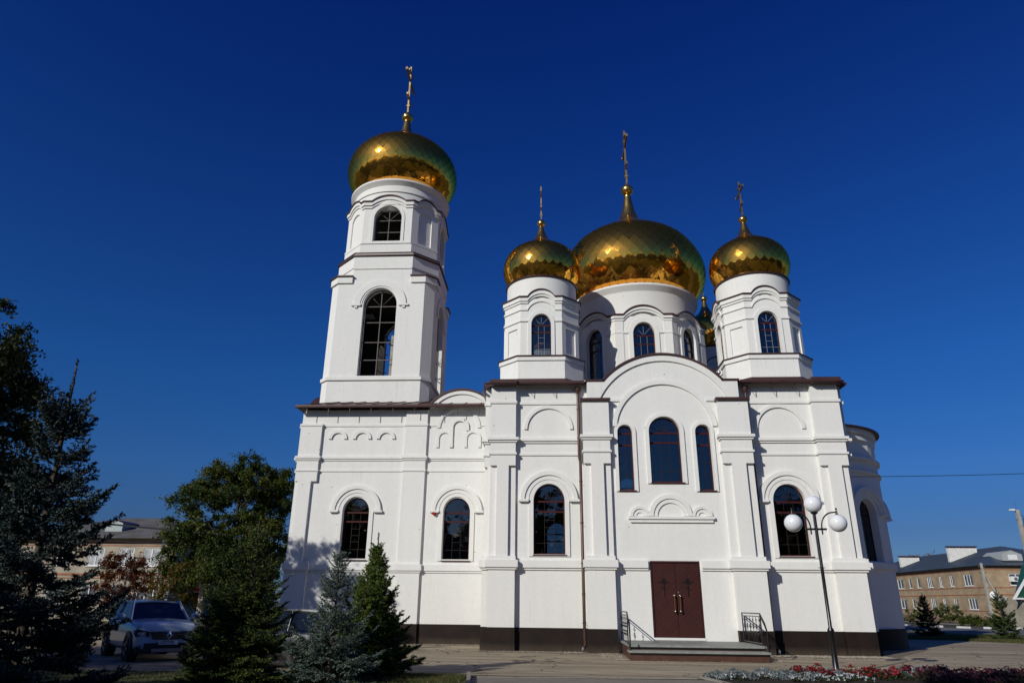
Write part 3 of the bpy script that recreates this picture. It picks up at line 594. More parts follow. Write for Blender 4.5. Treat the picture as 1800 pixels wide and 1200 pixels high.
for (sx_, yy, lb) in ((-5, 2.72, 'small golden dome at the front left of the great dome, its cross seen edge on'), (5, 2.72, 'small golden dome at the front right of the great dome'), (5, 12.3, 'small golden dome mostly hidden behind the front right drum'), (-5, 12.3, 'small golden dome behind the great dome')):
    drum(sx_, yy); dome(sx_, yy, CZ_, CR_, 30, 18.36, 19.55, .22, 21.72, .62, 11+k_, lb); k_ += 1
# --- main drum
D = MB(); a8, h8 = 3.33, 1.38; cy_ = 7.5
for card, fr, H in faces(0, cy_, a8, h8):
    plate(D, fr, rect(-H, H, 10.7, 15.05), [archo(0, .53, 11.9, 14.08, R=.64)], -.4, 0, 0, 1)
    O = archo(0, .74, 11.9, 14.12, R=.88); I = archo(0, .535, 11.9, 14.08, R=.645); plate(D, fr, O[1:]+[O[0]]+[I[0]]+I[:0:-1], [], .002, .06)
    O = archo(0, .92, 14.12, 14.12, R=1.06)[2:]; I = archo(0, .742, 14.12, 14.12, R=.885)[2:]; plate(D, fr, O+I[::-1], [], .002, .03)
    for a, b_ in ((-H-.015, -.742), (.742, H+.015)): fbox(D, fr, a, b_, 14.14+(0 if card else .002), 14.22, -.02, .055)
    for a, b_ in ((-H-.01, -1.0), (1.0, H+.01)): fbox(D, fr, a, b_, 10.7, 14.78, -.02, .035)
    bumpband(D, fr, H, .98, .48, 14.80+(0 if card else .002), 14.92, .06, .02); bumpband(D, fr, H, .98, .48, 14.921, 15.06+(0 if card else .002), .12, .04)
D.lathe([(3.0, 14.7), (3.2, 14.8), (3.2, 16.45), (3.22, 16.5)], 0, cy_, 96)
D.lathe([(3.1, 16.46), (3.21, 16.5), (3.42, 16.76), (3.42, 16.86), (3.1, 16.87)], 0, cy_, 96)
dm = D.build('drum', [PL, INT], CH, smooth=25)
b = MB()
for card, fr, H in faces(0, cy_, a8, h8): bumpband(b, fr, H, .98, .48, 15.062+(0 if card else .002), 15.14, .17, .07)
b.build('drum_flashing', BROWN, dm)
for card, fr, H in faces(0, cy_, a8, h8): window(fr, 0, .53, 11.9, 14.08, -.2, [(.3, 1), (.6, 0)], pale=True, R=.64, fan=3, nv=2, sill=False, t2=13.62)
dome(0, cy_, [16.88, 17.3, 17.9, 18.6, 19.3, 20.0, 20.6, 21.1, 21.5, 21.8, 22.3, 23.0, 24.05], [3.00, 3.45, 3.86, 4.0, 3.88, 3.54, 3.08, 2.42, 1.72, 1.24, .70, .38, .18], 44, 21.72, 24.48, .37, 28.68, 1.15, 31, 'great central golden dome on the eight-windowed drum')
# --- bell tower
TX, TY = -13.45, 7.5
T = MB()
T.ringprism(octpts(TX, TY, 2.76, 2.36), octpts(TX, TY, 2.2, 1.8), 10.0, 12.0)
T.ringprism(octpts(TX, TY, 2.84, 2.40), octpts(TX, TY, 2.2, 1.8), 12.0, 12.17)
for card, fr, H in faces(TX, TY, 2.76, 2.30):
    if card:
        plate(T, fr, rect(-H, H, 12.17, 17.4), [archo(0, .88, 12.24, 16.12, R=.94)], -.55, 0, 0, 1)
        plate(T, fr, ringo(0, 16.12, 1.05, 1.38, 0, PI, 30), [], .002, .07); plate(T, fr, ringo(0, 16.12, .96, 1.049, 0, PI, 30), [], .002, .035)
        for s_ in (-1, 1):
            a, b_ = sorted((s_*1.0, s_*1.50)); fbox(T, fr, a, b_, 16.05, 16.14, .003, .10)
            a, b_ = sorted((s_*1.18, s_*1.33)); fbox(T, fr, a, b_, 15.94, 16.05, .003, .07)
    else: plate(T, fr, rect(-H, H, 12.17, 17.4), [], -.4, 0, 0, 1)
UA, UH = 2.735, 1.56
for card, fr, H in faces(TX, TY, UA, UH):
    plate(T, fr, rect(-H, H, 17.39, 18.95), [], -.5, 0, 0, 1)
    e = 0 if card else .002
    if card: fbox(T, fr, -H-.01, H+.01, 18.20+e, 18.27, -.02, .045)
    fbox(T, fr, -H-.02, H+.02, 18.27+e, 18.94-e, -.02, .04)
for sx_ in (-1, 1):
    for sy_ in (-1, 1):
        def cp(a, h, i, z0, z1, mb, mi=0):
            P = [(h*0+i, -a), (h, -a), (a, -h), (a, -i), (i, -i)]; P = [(TX+sx_*x, TY-sy_*y) for x, y in P]
            if area(P) < 0: P = P[::-1]
            mb.prism(P, z0, z1, mi)
        cp(2.85, 2.345, 1.56, 17.36, 17.72, T)
T.ringprism(octpts(TX, TY, 2.60, 1.4), octpts(TX, TY, 2.0, 1.0), 18.9, 19.75)
for card, fr, H in faces(TX, TY, 2.58, 1.34):
    e = 0 if card else .002
    if card:
        plate(T, fr, rect(-H, H, 19.74, 22.4), [archo(0, .76, 19.98, 21.4)], -.45, 0, 0, 1)
        O = archo(0, .93, 19.92, 21.4); I = archo(0, .765, 19.92, 21.4); plate(T, fr, O[1:]+[O[0]]+[I[0]]+I[:0:-1], [], .002, .04)
    else:
        plate(T, fr, rect(-H, H, 19.74, 22.4), [], -.35, -.08, 0, 1); plate(T, fr, rect(-H, H, 19.74, 22.4), [archo(0, H*.5, 19.98, 21.55)], -.079, 0)
    fbox(T, fr, -H-.02, H+.02, 19.80+e, 19.92-e, -.02, .05)
    hw, s_ = (.95, .36) if card else (.62, .34)
    bumpband(T, fr, H, hw, s_, 22.02+e, 22.16, .06, .02); bumpband(T, fr, H, hw, s_, 22.161, 22.36+e, .13, .05)
T.lathe([(2.4, 22.0), (2.66, 22.2), (2.66, 23.0), (2.72, 23.03), (2.72, 23.10), (2.67, 23.13), (2.67, 23.45)], TX, TY, 96)
T.lathe([(2.5, 23.43), (2.68, 23.46), (2.88, 23.66), (2.88, 23.76), (2.5, 23.78)], TX, TY, 96)
T.prism(octpts(TX, TY, 2.3, 1.2), 17.45, 17.6, 1); T.prism(octpts(TX, TY, 2.2, 1.1), 21.94, 21.99, 1); T.prism(octpts(TX, TY, 2.4, 2.0), 11.9, 12.1, 1)
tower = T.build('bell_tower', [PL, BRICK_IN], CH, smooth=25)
b = MB()
b.ringprism(octpts(TX, TY, 2.86, 1.63), octpts(TX, TY, 2.2, 1.2), 18.95, 19.02); b.build('tower_flashing', BROWN, tower); b = MB(); b.ringprism(octpts(TX, TY, 2.78, 1.59), octpts(TX, TY, 2.2, 1.2), 19.14, 19.19)
b.build('tower_flashing', BROWN, tower); T2 = MB(); T2.ringprism(octpts(TX, TY, 2.74, 1.57), octpts(TX, TY, 2.2, 1.2), 19.02, 19.14); T2.build('tower_ledge', PL, CH)
for sx_ in (-1, 1):
    for sy_ in (-1, 1): b = MB(); cp(2.93, 2.38, 1.52, 17.72, 17.78, b); b.build('tower_flashing', BROWN, tower)
b = MB()
for card, fr, H in faces(TX, TY, 2.58, 1.34):
    e = 0 if card else .002; hw, s_ = (.95, .36) if card else (.62, .34); bumpband(b, fr, H, hw, s_, 22.362+e, 22.44, .19, .08)
b.build('tower_flashing', BROWN, tower)
# open belfry grilles: welded bars with a fan on top
for card, fr, H in faces(TX, TY, 2.76, 2.30):
    if not card: continue
    g = MB(); h = .87; w_ = .022
    fbox(g, fr, -w_, w_, 12.24, 17.03, -.30, -.27)
    for z in (13.16, 14.12, 15.22, 16.12): fbox(g, fr, -h, h, z-w_, z+w_, -.299, -.268)
    for a in (PI*.25, PI*.75): c, s_ = math.cos(a), math.sin(a); plate(g, fr, [(-s_*w_, 16.12-c*w_), (h*c-s_*w_, 16.12+.93*s_+c*w_*0), (h*c+s_*w_, 16.12+.93*s_), (s_*w_, 16.12+c*w_)], [], -.297, -.27)
    plate(g, fr, archo(0, .885, 12.24, 16.12, R=.945), [archo(0, .85, 12.28, 16.12, R=.91)], -.32, -.26)
    g.build('belfry_grille', IRON, tower)
for card, fr, H in faces(TX, TY, 2.58, 1.34):
    if not card: continue
    g = MB(); h = .75; w_ = .02
    fbox(g, fr, -w_, w_, 19.98, 22.14, -.30, -.27)
    for z in (20.65, 21.38): fbox(g, fr, -h, h, z-w_, z+w_, -.299, -.268)
    for a in (PI*.25, PI*.75): c, s_ = math.cos(a), math.sin(a); plate(g, fr, [(-s_*w_, 21.38), (h*c-s_*w_, 21.38+h*s_), (h*c+s_*w_, 21.38+h*s_), (s_*w_, 21.38)], [], -.297, -.27)
    plate(g, fr, archo(0, .765, 19.97, 21.4), [archo(0, .73, 20.02, 21.4)], -.32, -.26)
    g.build('belfry_grille', IRON, tower)
# brick stair core and steel stair inside the shaft
m = MB(); m.box(TX+.35, TX+.75, TY-1.2, TY-.6, 12.1, 15.0); m.build('stair_pier', mat('pale_brick', (.42, .39, .33), .9, var=.4, vscale=8), tower)
m = MB()
for k in range(3):
    m.tube([(TX+1.7, TY-1.6+k*.9, 12.2), (TX-.4, TY+.2+k*.6, 15.6)], .035, 6); m.tube([(TX+.2, TY-1.2+k*.9, 12.2), (TX+1.8, TY+.2+k*.6, 15.2)], .03, 6)
m.build('stair_rails', BLACK, tower)
dome(TX, TY, [23.78, 24.2, 24.8, 25.5, 26.2, 26.8, 27.35, 27.85, 28.25, 28.5, 28.8, 29.2, 29.85], [2.22, 2.64, 3.07, 3.26, 3.18, 2.88, 2.36, 1.68, 1.06, .64, .42, .29, .18], 40, 28.5, 30.15, .36, 34.15, 1.12, 51, 'golden dome on top of the bell tower')
# --- apse
AX, AY, AR = 7.1, 7.5, 4.05
A = MB(); seg = []; wa = [-57, 0, 57]; hwd = 11.8
angs = []; a = -95.
cuts = [-95]+[v for w0 in wa for v in (w0-hwd, w0+hwd)]+[95]
for i in range(len(cuts)-1):
    a0, a1 = cuts[i], cuts[i+1]; iswin = i % 2 == 1; k = 1 if iswin else max(2, int((a1-a0)/5))
    for j in range(k):
        b0 = math.radians(a0+(a1-a0)*j/k); b1 = math.radians(a0+(a1-a0)*(j+1)/k); mid = (b0+b1)/2; hw = AR*math.sin((b1-b0)/2); ap = AR*math.cos((b1-b0)/2)
        fr = Fr(AX+ap*math.cos(mid), AY+ap*math.sin(mid), mid)
        plate(A, fr, rect(-hw, hw, 0, 9.3), [archo(0, .58, 3.5, 5.5, R=.64)] if iswin else [], -.5, 0, 0, 1)
        if iswin:
            window(fr, 0, .58, 3.5, 5.5, -.32, B3, R=.64, sill=False)
            O = archo(0, .76, 3.45, 5.5, R=.84); plate(A, fr, O, [archo(0, .585, 3.5, 5.5, R=.645)], .002, .06)
            plate(A, fr, ringo(0, 5.5, .80, .98, 0, PI, 24), [], .003, .12); plate(A, fr, ringo(0, 5.5, .981, 1.14, 0, PI, 24), [], .004, .2)
            for s_ in (-1, 1): q0, q1 = sorted((s_*.8, s_*1.2)); fbox(A, fr, q0, q1, 5.43, 5.52, -.1, .22)
for z0, z1, p in ((7.89, 8.0, .13), (7.3, 7.385, .10), (3.2, 3.45, .10), (8.8, 8.95, .06), (9.1, 9.3, .14)):
    A.lathe([(AR-.1, z0), (AR+p, z0), (AR+p, z1), (AR-.1, z1)], AX, AY, 96)
A.build('apse_wall', [PL, INT], CH, smooth=20)
m = MB(); m.lathe([(AR-.05, 0), (AR+.02, 0), (AR+.02, .81), (AR-.05, .81)], AX, AY, 96); m.build('plinth', PLINTH, CH)
m = MB(); m.lathe([(AR+.05, 9.30), (AR+.33, 9.31), (AR+.33, 9.36), (.1, 10.2)], AX, AY, 64); m.build('apse_roof', BROWN, CH, smooth=30)
# --- porch
m = MB(); m.box(-2.12, 2.22, -3.1, TW-.02, -.1, .375); m.box(-2.16, 2.16, -3.72, -3.102, -.1, .235)
ps = m.build('porch', STEPM, CH)
m = MB(); m.box(-2.16, 2.26, -3.15, TW-.02, .375, .44); m.box(-2.2, 2.2, -3.77, -3.16, .235, .295); m.build('landing', LAND, ps)
m = MB(); m.box(-2.13, 2.23, -3.14, -3.104, .335, .374); m.box(-2.17, 2.17, -3.76, -3.724, .19, .234); m.build('step_nosing', BLACK, ps)
def railing(x, sgn):
    r = MB(); y0, y1, zt = -.62, -2.95, 1.42; zb = .5
    P = lambda y, z: (x, y, z)
    r.tube([P(y0, .43), P(y0, zt)], .022, 8); r.tube([P(y1, .43), P(y1, zt)], .022, 8)
    for dz in (0, -.09): r.tube([P(y0, zt+dz), P(y1, zt+dz), P(y1-.45, zt-.30+dz), P(y1-.6, zt-.5+dz)], .022 if dz == 0 else .014, 8)
    r.tube([P(y0, zb), P(y1, zb)], .018, 8); r.tube([P(y1-.6, zt-.5), P(y1-.62, .55), P(y1-.62, -.05)], .022, 8)
    r.tube([P(y1, zb), P(y1-.6, .25)], .016, 8)
    o = r.build('railing', BLACK, ps, smooth=50)
    n_ = 6
    for i in range(n_):
        y = y0+(y1-y0)*(i+.6)/n_; b = MB(); b.tube([P(y, zb), P(y, zt-.1)], .008, 6)
        for zc_ in (.78, 1.02):                   # forged basket twists and leaves
            for q in range(4):
                a = q*PI/2+.4; b.tube([(x+.036*math.cos(a+t)*math.sin(PI*(t/2.2)), y+.036*math.sin(a+t)*math.sin(PI*(t/2.2)), zc_-.09+.18*t/2.2) for t in np.linspace(0, 2.2, 7)], .006, 4)
        for s_ in (-1, 1):
            for zc_ in (.66, .92, 1.16): b.tube([P(y, zc_), P(y+s_*.045, zc_+.05), P(y+s_*.03, zc_+.09)], .009, 4)
        b.build('baluster', BLACK, o)
railing(-2.14, 1); railing(2.20, 1)
# --- downpipes
def downpipe(pts, x, funz):
    m = MB(); m.tube(pts, .06, 12)
    m.tube([(pts[0][0], pts[0][1], funz), (pts[0][0], pts[0][1], funz-.16), (pts[0][0], pts[0][1], funz-.3)], [.13, .12, .06], 12)
    for z in (9.2, 8.0, 6.2, 4.6, 3.1, 2.0, 1.0): 
        q = min(pts, key=lambda p: abs(p[2]-z)); i = [j for j in range(len(pts)-1) if (pts[j][2]-z)*(pts[j+1][2]-z) <= 0]
        if i: p0, p1 = Vector(pts[i[0]]), Vector(pts[i[0]+1]); t = (z-p0.z)/((p1.z-p0.z) or 1); c = p0.lerp(p1, t); m.tube([c-Vector((0, 0, .03)), c+Vector((0, 0, .03))], .072, 12); m.tube([c, c+Vector((0, .25, 0))], .01, 5)
    o = m.build('downpipe', BROWN, CH, smooth=50)
    e = MB(); q = Vector(pts[-1]); e.tube([q, q+Vector((-.03, -.08, -.08))], .066, 12); e.build('spout', ZINC, o, smooth=50)
downpipe([(-3.47, .1, 9.95), (-3.47, .1, 7.2), (-3.44, -.12, 6.95), (-3.44, -.12, .45), (-3.42, -.12, .25), (-3.5, -.25, .14)], 0, 10.15)
downpipe([(3.42, .1, 9.95), (3.42, .1, 7.2), (3.41, .02, 6.95), (3.41, .02, .45), (3.45, .0, .25), (3.5, -.15, .14)], 0, 10.15)
m = MB(); m.tube([(-9.93, RW, 5.42), (-9.93, RW-.1, 5.42)], .09, 12); m.tube([(-9.93, RW-.1, 5.42), (-9.93, RW-.17, 5.40)], [.05, .07], 12); m.build('alarm_siren', REDP, CH)
m = MB(); m.tube([(2.55, .4, 10.4), (2.55, .4, 10.75)], .02, 6); m.tube([(2.48, .28, 10.8), (2.62, .5, 10.82)], [.13, .09], 14); m.sphere((2.5, .34, 10.82), .12, 12); m.build('floodlight', ZINC, CH, smooth=40)
# ================================================================== GROUND AND PATHS
def sheet(name, pts, z, mt, kind='structure'):
    tr = tessellate_polygon([[Vector((x, y, 0)) for x, y in pts]])
    m = MB(); m.add([(x, y, z) for x, y in pts], [t if area([pts[i] for i in t]) > 0 else t[::-1] for t in tr]); return tagp(m.build(name, mt), kind=kind)
def groundmat(name, cols, scale, rough=.95, bump=.5, bscale=40, bdist=.02, fine=60, finemix=.35, stretch=None):
    m = bpy.data.materials.new(name); m.use_nodes = True; n = m.node_tree.nodes; l = m.node_tree.links; b = n['Principled BSDF']; b.inputs['Roughness'].default_value = rough; b.inputs['Specular IOR Level'].default_value = .25
    tc = n.new('ShaderNodeTexCoord'); mp = n.new('ShaderNodeMapping'); l.new(tc.outputs['Object'], mp.inputs[0])
    if stretch: mp.inputs['Scale'].default_value = stretch
    a = n.new('ShaderNodeTexNoise'); a.inputs['Scale'].default_value = scale; a.inputs['Detail'].default_value = 9; a.inputs['Roughness'].default_value = .6; l.new(mp.outputs[0], a.inputs['Vector'])
    r = n.new('ShaderNodeValToRGB'); r.color_ramp.elements[0].position = .3; r.color_ramp.elements[1].position = .7
    r.color_ramp.elements[0].color = (*cols[0], 1); r.color_ramp.elements[1].color = (*cols[-1], 1)
    for i, c in enumerate(cols[1:-1]): e = r.color_ramp.elements.new(.3+.4*(i+1)/(len(cols)-1)); e.color = (*c, 1)
    l.new(a.outputs[0], r.inputs[0])
    f = n.new('ShaderNodeTexNoise'); f.inputs['Scale'].default_value = fine; f.inputs['Detail'].default_value = 4; l.new(tc.outputs['Object'], f.inputs['Vector'])
    fr_ = n.new('ShaderNodeMapRange'); fr_.inputs[1].default_value = .3; fr_.inputs[2].default_value = .7; fr_.inputs[3].default_value = .55; fr_.inputs[4].default_value = 1.4; l.new(f.outputs[0], fr_.inputs[0])
    mx = n.new('ShaderNodeMix'); mx.data_type = 'RGBA'; mx.blend_type = 'MULTIPLY'; mx.inputs[0].default_value = finemix; l.new(r.outputs[0], mx.inputs[6]); l.new(fr_.outputs[0], mx.inputs[7]); l.new(mx.outputs[2], b.inputs['Base Color'])
    bb = n.new('ShaderNodeTexNoise'); bb.inputs['Scale'].default_value = bscale; bb.inputs['Detail'].default_value = 5; l.new(tc.outputs['Object'], bb.inputs['Vector'])
    bu = n.new('ShaderNodeBump'); bu.inputs['Strength'].default_value = bump; bu.inputs['Distance'].default_value = bdist; l.new(bb.outputs[0], bu.inputs['Height']); l.new(bu.outputs[0], b.inputs['Normal'])
    return m
GRASSG = groundmat('turf', [(.030, .040, .012), (.055, .062, .018), (.10, .075, .032)], .35, bump=.8, bscale=25, fine=30)
ASPH = groundmat('dusty_asphalt', [(.29, .235, .16), (.36, .295, .205), (.43, .36, .26)], .45, bump=.35, bscale=90, bdist=.01, fine=70, finemix=.45, stretch=(.35, 1, 1))
def cracks(m, sc, wid, col):
    n, l, b = nodes(m); src = b.inputs['Base Color'].links[0].from_socket; t = n.new('ShaderNodeTexCoord'); w2 = n.new('ShaderNodeTexNoise'); w2.inputs['Scale'].default_value = 1.2; w2.inputs['Detail'].default_value = 6; l.new(t.outputs['Object'], w2.inputs['Vector'])
    mx = n.new('ShaderNodeMix'); mx.data_type = 'RGBA'; mx.inputs[0].default_value = .35; l.new(t.outputs['Object'], mx.inputs[6]); l.new(w2.outputs['Color'], mx.inputs[7])
    v = n.new('ShaderNodeTexVoronoi'); v.feature = 'DISTANCE_TO_EDGE'; v.inputs['Scale'].default_value = sc; l.new(mx.outputs[2], v.inputs['Vector']); lt = n.new('ShaderNodeMath'); lt.operation = 'LESS_THAN'; lt.inputs[1].default_value = wid; l.new(v.outputs['Distance'], lt.inputs[0])
    x = n.new('ShaderNodeMix'); x.data_type = 'RGBA'; x.inputs[7].default_value = (*col, 1); l.new(lt.outputs[0], x.inputs[0])
    mp = n.new('ShaderNodeMapping'); mp.inputs['Scale'].default_value = (.12, .9, 1); l.new(t.outputs['Object'], mp.inputs[0]); q = n.new('ShaderNodeTexNoise'); q.inputs['Scale'].default_value = 1.6; q.inputs['Detail'].default_value = 7; l.new(mp.outputs[0], q.inputs['Vector']); r2 = n.new('ShaderNodeMapRange'); r2.inputs[1].default_value = .35; r2.inputs[2].default_value = .65; r2.inputs[3].default_value = .68; r2.inputs[4].default_value = 1.12; l.new(q.outputs[0], r2.inputs[0])
    y = n.new('ShaderNodeMix'); y.data_type = 'RGBA'; y.blend_type = 'MULTIPLY'; y.inputs[0].default_value = 1; l.new(src, y.inputs[6]); l.new(r2.outputs[0], y.inputs[7]); l.new(y.outputs[2], x.inputs[6]); l.new(x.outputs[2], b.inputs['Base Color'])
cracks(ASPH, .55, .006, (.09, .075, .055))
WALK = groundmat('walk_asphalt', [(.19, .17, .14), (.25, .22, .185)], .9, bump=.3, bscale=90, bdist=.01, fine=80, finemix=.4)
ROADM = groundmat('road_asphalt', [(.12, .12, .125), (.16, .158, .16)], .5, fine=60)
SOIL = groundmat('dark_soil', [(.02, .014, .010), (.035, .025, .018)], 3, bump=.8)
KERB = groundmat('kerb_concrete', [(.22, .205, .18), (.31, .29, .26)], 3, fine=50)
DIRT = groundmat('dusty_dirt', [(.17, .135, .10), (.25, .205, .155)], 1.2, bump=.7, bscale=30, bdist=.03, fine=40, finemix=.6)
sheet('ground', [(-900, -900), (900, -900), (900, 900), (-900, 900)], 0, GRASSG)
sheet('yard', [(-6.7, -9.55), (-60, -9.55), (-60, 24), (14.0, 24), (14.7, 15.3), (15.7, 14.9), (17.1, 14.6), (18.4, 13.2), (19.3, 11.7), (24, 6), (34, -4), (40, -9.2), (-6.7, -9.2)], .004, ASPH)
sheet('walkway', [(-6.48, -9.72), (-6.2, -16), (14, -16), (40, -12), (40, -9.2), (10, -9.2)], .008, WALK)
sheet('road', [(-900, 200), (22, 60), (21.8, 31), (22.4, 28.8), (23.2, 26.5), (24.5, 25.4), (27, 24.6), (60, 18), (200, 0), (200, 12), (60, 33), (37, 39.3), (33.6, 39.2), (31.7, 39.6), (30.9, 42.4), (29.9, 46.4), (29.7, 49), (29, 100), (28.5, 900), (20, 900)][1:], .006, ROADM)
m = MB(); rr = random.Random(3)
# dirt strip and loose pebbles along the plinth
pts = [(-7.4, -.02)]; 
def edge(x0, x1, y, amp, n_=24): return [(x0+(x1-x0)*i/n_, y+amp*rr.uniform(-1, 1)) for i in range(n_+1)]
sheet('dirt_strip', [(-16.8, 3.75), (-16.8, 3.2)]+edge(-16.5, -7.4, 3.0, .12)+edge(-7.3, -2.3, -.75, .12)+[(-2.2, -3.4)]+edge(-2.4, 2.4, -3.72, .05)+[(2.4, -3.3)]+edge(2.5, 7.4, -1.35, .22)+[(7.9, .2), (11.0, 4.6), (7.2, 3.8), (7.1, .2), (-7.0, .2), (-7.1, 3.9)], .010, DIRT)
# flush kerb between yard and walk
def kerbline(name, pts, wid, z0, z1, mt, label, seg=1.0, gap=.008, mats=None, cat='kerb', group=None):
    o = empty(name, label=label, cat=cat, group=group) ; k = 0
    for a, b_ in zip(pts[:-1], pts[1:]):
        a, b_ = Vector(a), Vector(b_); L = (b_-a).length; n_ = max(1, round(L/seg)); d = (b_-a)/L; s_ = Vector((-d.y, d.x))*wid/2
        for i in range(n_):
            p = a+d*(L*i/n_+gap); q = a+d*(L*(i+1)/n_-gap); m = MB(); dz = rr.uniform(-.004, .004)
            m.prism([tuple(p-s_), tuple(q-s_), tuple(q+s_), tuple(p+s_)], z0, z1+dz)
            m.build('kerb_stone', (mats[k % len(mats)] if mats else mt), o); k += 1
    return o
kerbline('kerb', [(-6.55, -9.64), (-1.15, -9.22)], .06, -.05, .016, KERB, 'thin pale kerb line across the asphalt in front of the church')
kerbline('kerb', [(-6.62, -9.55), (-6.35, -12.0)], .09, -.05, .11, KERB, 'short pale kerb at the corner of the lawn beside the walk')
kerbline('kerb', [(-1.0, -9.05), (-.55, -11.0)], .08, -.05, .05, KERB, 'pale kerb at the left end of the flower bed')
WHP = mat('white_kerb_paint', (.62, .62, .6), .7, var=.2, vscale=4); BLP = mat('black_kerb_paint', (.03, .03, .032), .7)
kerbline('kerb', [(29.4, 52), (29.9, 46.4), (30.9, 42.4), (31.8, 39.7), (33.6, 39.25), (37, 39.35), (60, 33.2)], .18, -.05, .17, KERB, 'black and white painted kerb along the road before the brick building', seg=1.15, mats=[WHP, BLP])
sheet('pavement', [(38, 52), (38, 100), (41.2, 100), (41.2, 62), (45, 58.4), (70, 58.4), (70, 55.8), (43.0, 55.8)], .012, KERB)
# --- pebbles
def scatter(name, n_, fn, smin, smax, mt, label, cat='gravel', zoff=.0):
    V = []; F = []; r = np.random.default_rng(5)
    base = np.array([(1, 0, -.3), (-.5, .87, -.3), (-.5, -.87, -.3), (.5, .6, .4), (-.8, 0, .5), (.5, -.6, .4), (0, 0, .75)]); fs = [(0, 1, 3), (1, 4, 3), (1, 2, 4), (2, 5, 4), (2, 0, 5), (0, 3, 5), (3, 4, 6), (4, 5, 6), (5, 3, 6)]
    for i in range(n_):
        x, y = fn(r); s_ = r.uniform(smin, smax)*(1 if r.random() < .93 else 2); a = r.uniform(0, 6.28); c, q = math.cos(a), math.sin(a); o = len(V)
        for bx in base*np.array((1, r.uniform(.6, 1), .7)): V.append((x+s_*(c*bx[0]-q*bx[1]), y+s_*(q*bx[0]+c*bx[1]), zoff+.012+s_*.2+s_*bx[2]))
        F += [tuple(j+o for j in f) for f in fs]
    me = bpy.data.meshes.new(name); me.from_pydata(V, [], F); me.materials.append(mt); o = bpy.data.objects.new(name, me); COL.objects.link(o); tagp(o, label, cat, kind='stuff'); return o
PEB = mat('pebbles', (.42, .37, .30), .9, var=.45, vscale=14)
def pf(r):
    t = r.random()
    if t < .55: x = r.uniform(2.5, 7.2); return x, -.05-abs(r.normal(0, .5))-.15*(x > 3.2)
    if t < .75: return r.uniform(-2.6, 2.6), -3.42-abs(r.normal(0, .12))
    if t < .85: return r.uniform(-7, -2.3), -.1-abs(r.normal(0, .35))
    if t < .93: return r.uniform(-3, -2.25), r.uniform(-3.5, -.4)
    return r.uniform(-16, -7.4), 3.65-abs(r.normal(0, .4))
scatter('gravel', 5200, pf, .008, .024, PEB, 'pale loose gravel scattered along the foot of the church and porch')
# ================================================================== GRASS
def blades(name, n_, fn, hmin, hmax, mts, label, wid=.006):
    r = np.random.default_rng(9); V = np.zeros((n_*3, 3)); 
    P = np.array([fn(r) for _ in range(n_)]); h = r.uniform(hmin, hmax, n_); a = r.uniform(0, 2*PI, n_); lean = r.normal(0, .35, (n_, 2))*h[:, None]
    V[0::3, 0] = P[:, 0]-np.cos(a)*wid; V[0::3, 1] = P[:, 1]-np.sin(a)*wid; V[1::3, 0] = P[:, 0]+np.cos(a)*wid; V[1::3, 1] = P[:, 1]+np.sin(a)*wid
    V[2::3, 0] = P[:, 0]+lean[:, 0]; V[2::3, 1] = P[:, 1]+lean[:, 1]; V[2::3, 2] = h
    me = bpy.data.meshes.new(name); me.from_pydata(V.tolist(), [], [(3*i, 3*i+1, 3*i+2) for i in range(n_)])
    for q in mts: me.materials.append(q)
    me.polygons.foreach_set('material_index', r.integers(0, len(mts), n_)); o = bpy.data.objects.new(name, me); COL.objects.link(o); return tagp(o, label, 'grass', kind='stuff')
def leafmat(name, col, rough=.55, trans=.25, var=.35, vscale=1.5):
    m = mat(name, col, rough, spec=.3, var=var, vscale=vscale, detail=3); n, l, b = nodes(m)
    if trans:
        t = n.new('ShaderNodeBsdfTranslucent'); t.inputs[0].default_value = (col[0]*1.3, col[1]*1.4, col[2]*.7, 1); s_ = n.new('ShaderNodeMixShader'); s_.inputs[0].default_value = trans
        l.new(b.outputs[0], s_.inputs[1]); l.new(t.outputs[0], s_.inputs[2]); l.new(s_.outputs[0], n['Material Output'].inputs[0])
    return m
G1, G2, G3 = leafmat('grass_green', (.055, .085, .018)), leafmat('grass_olive', (.09, .095, .025)), leafmat('grass_dry', (.19, .15, .07))
def gf(r):
    if r.random() < .75: return r.uniform(-11, -6.66), -9.5-abs(r.normal(0, .8))
    return r.uniform(-20, -7), r.uniform(-14, -9.5)
blades('lawn_grass', 42000, gf, .03, .085, [G1, G1, G2, G3], 'short green grass of the lawn under the spruces')
def gf2(r):
    t = r.random(); E_ = [(14.3, 15.9), (15.7, 15.0), (17.1, 14.75), (18.5, 13.3), (19.4, 11.9), (24, 6.3)]
    i = r.integers(0, 5); s_ = r.random(); x = E_[i][0]*(1-s_)+E_[i+1][0]*s_; y = E_[i][1]*(1-s_)+E_[i+1][1]*s_; d = abs(r.normal(0, 3.0)); return x+d*.8, y+d
blades('verge_grass', 30000, gf2, .05, .15, [G1, G2, G2, G3], 'rough olive grass of the verge between the yard and the road', wid=.012)
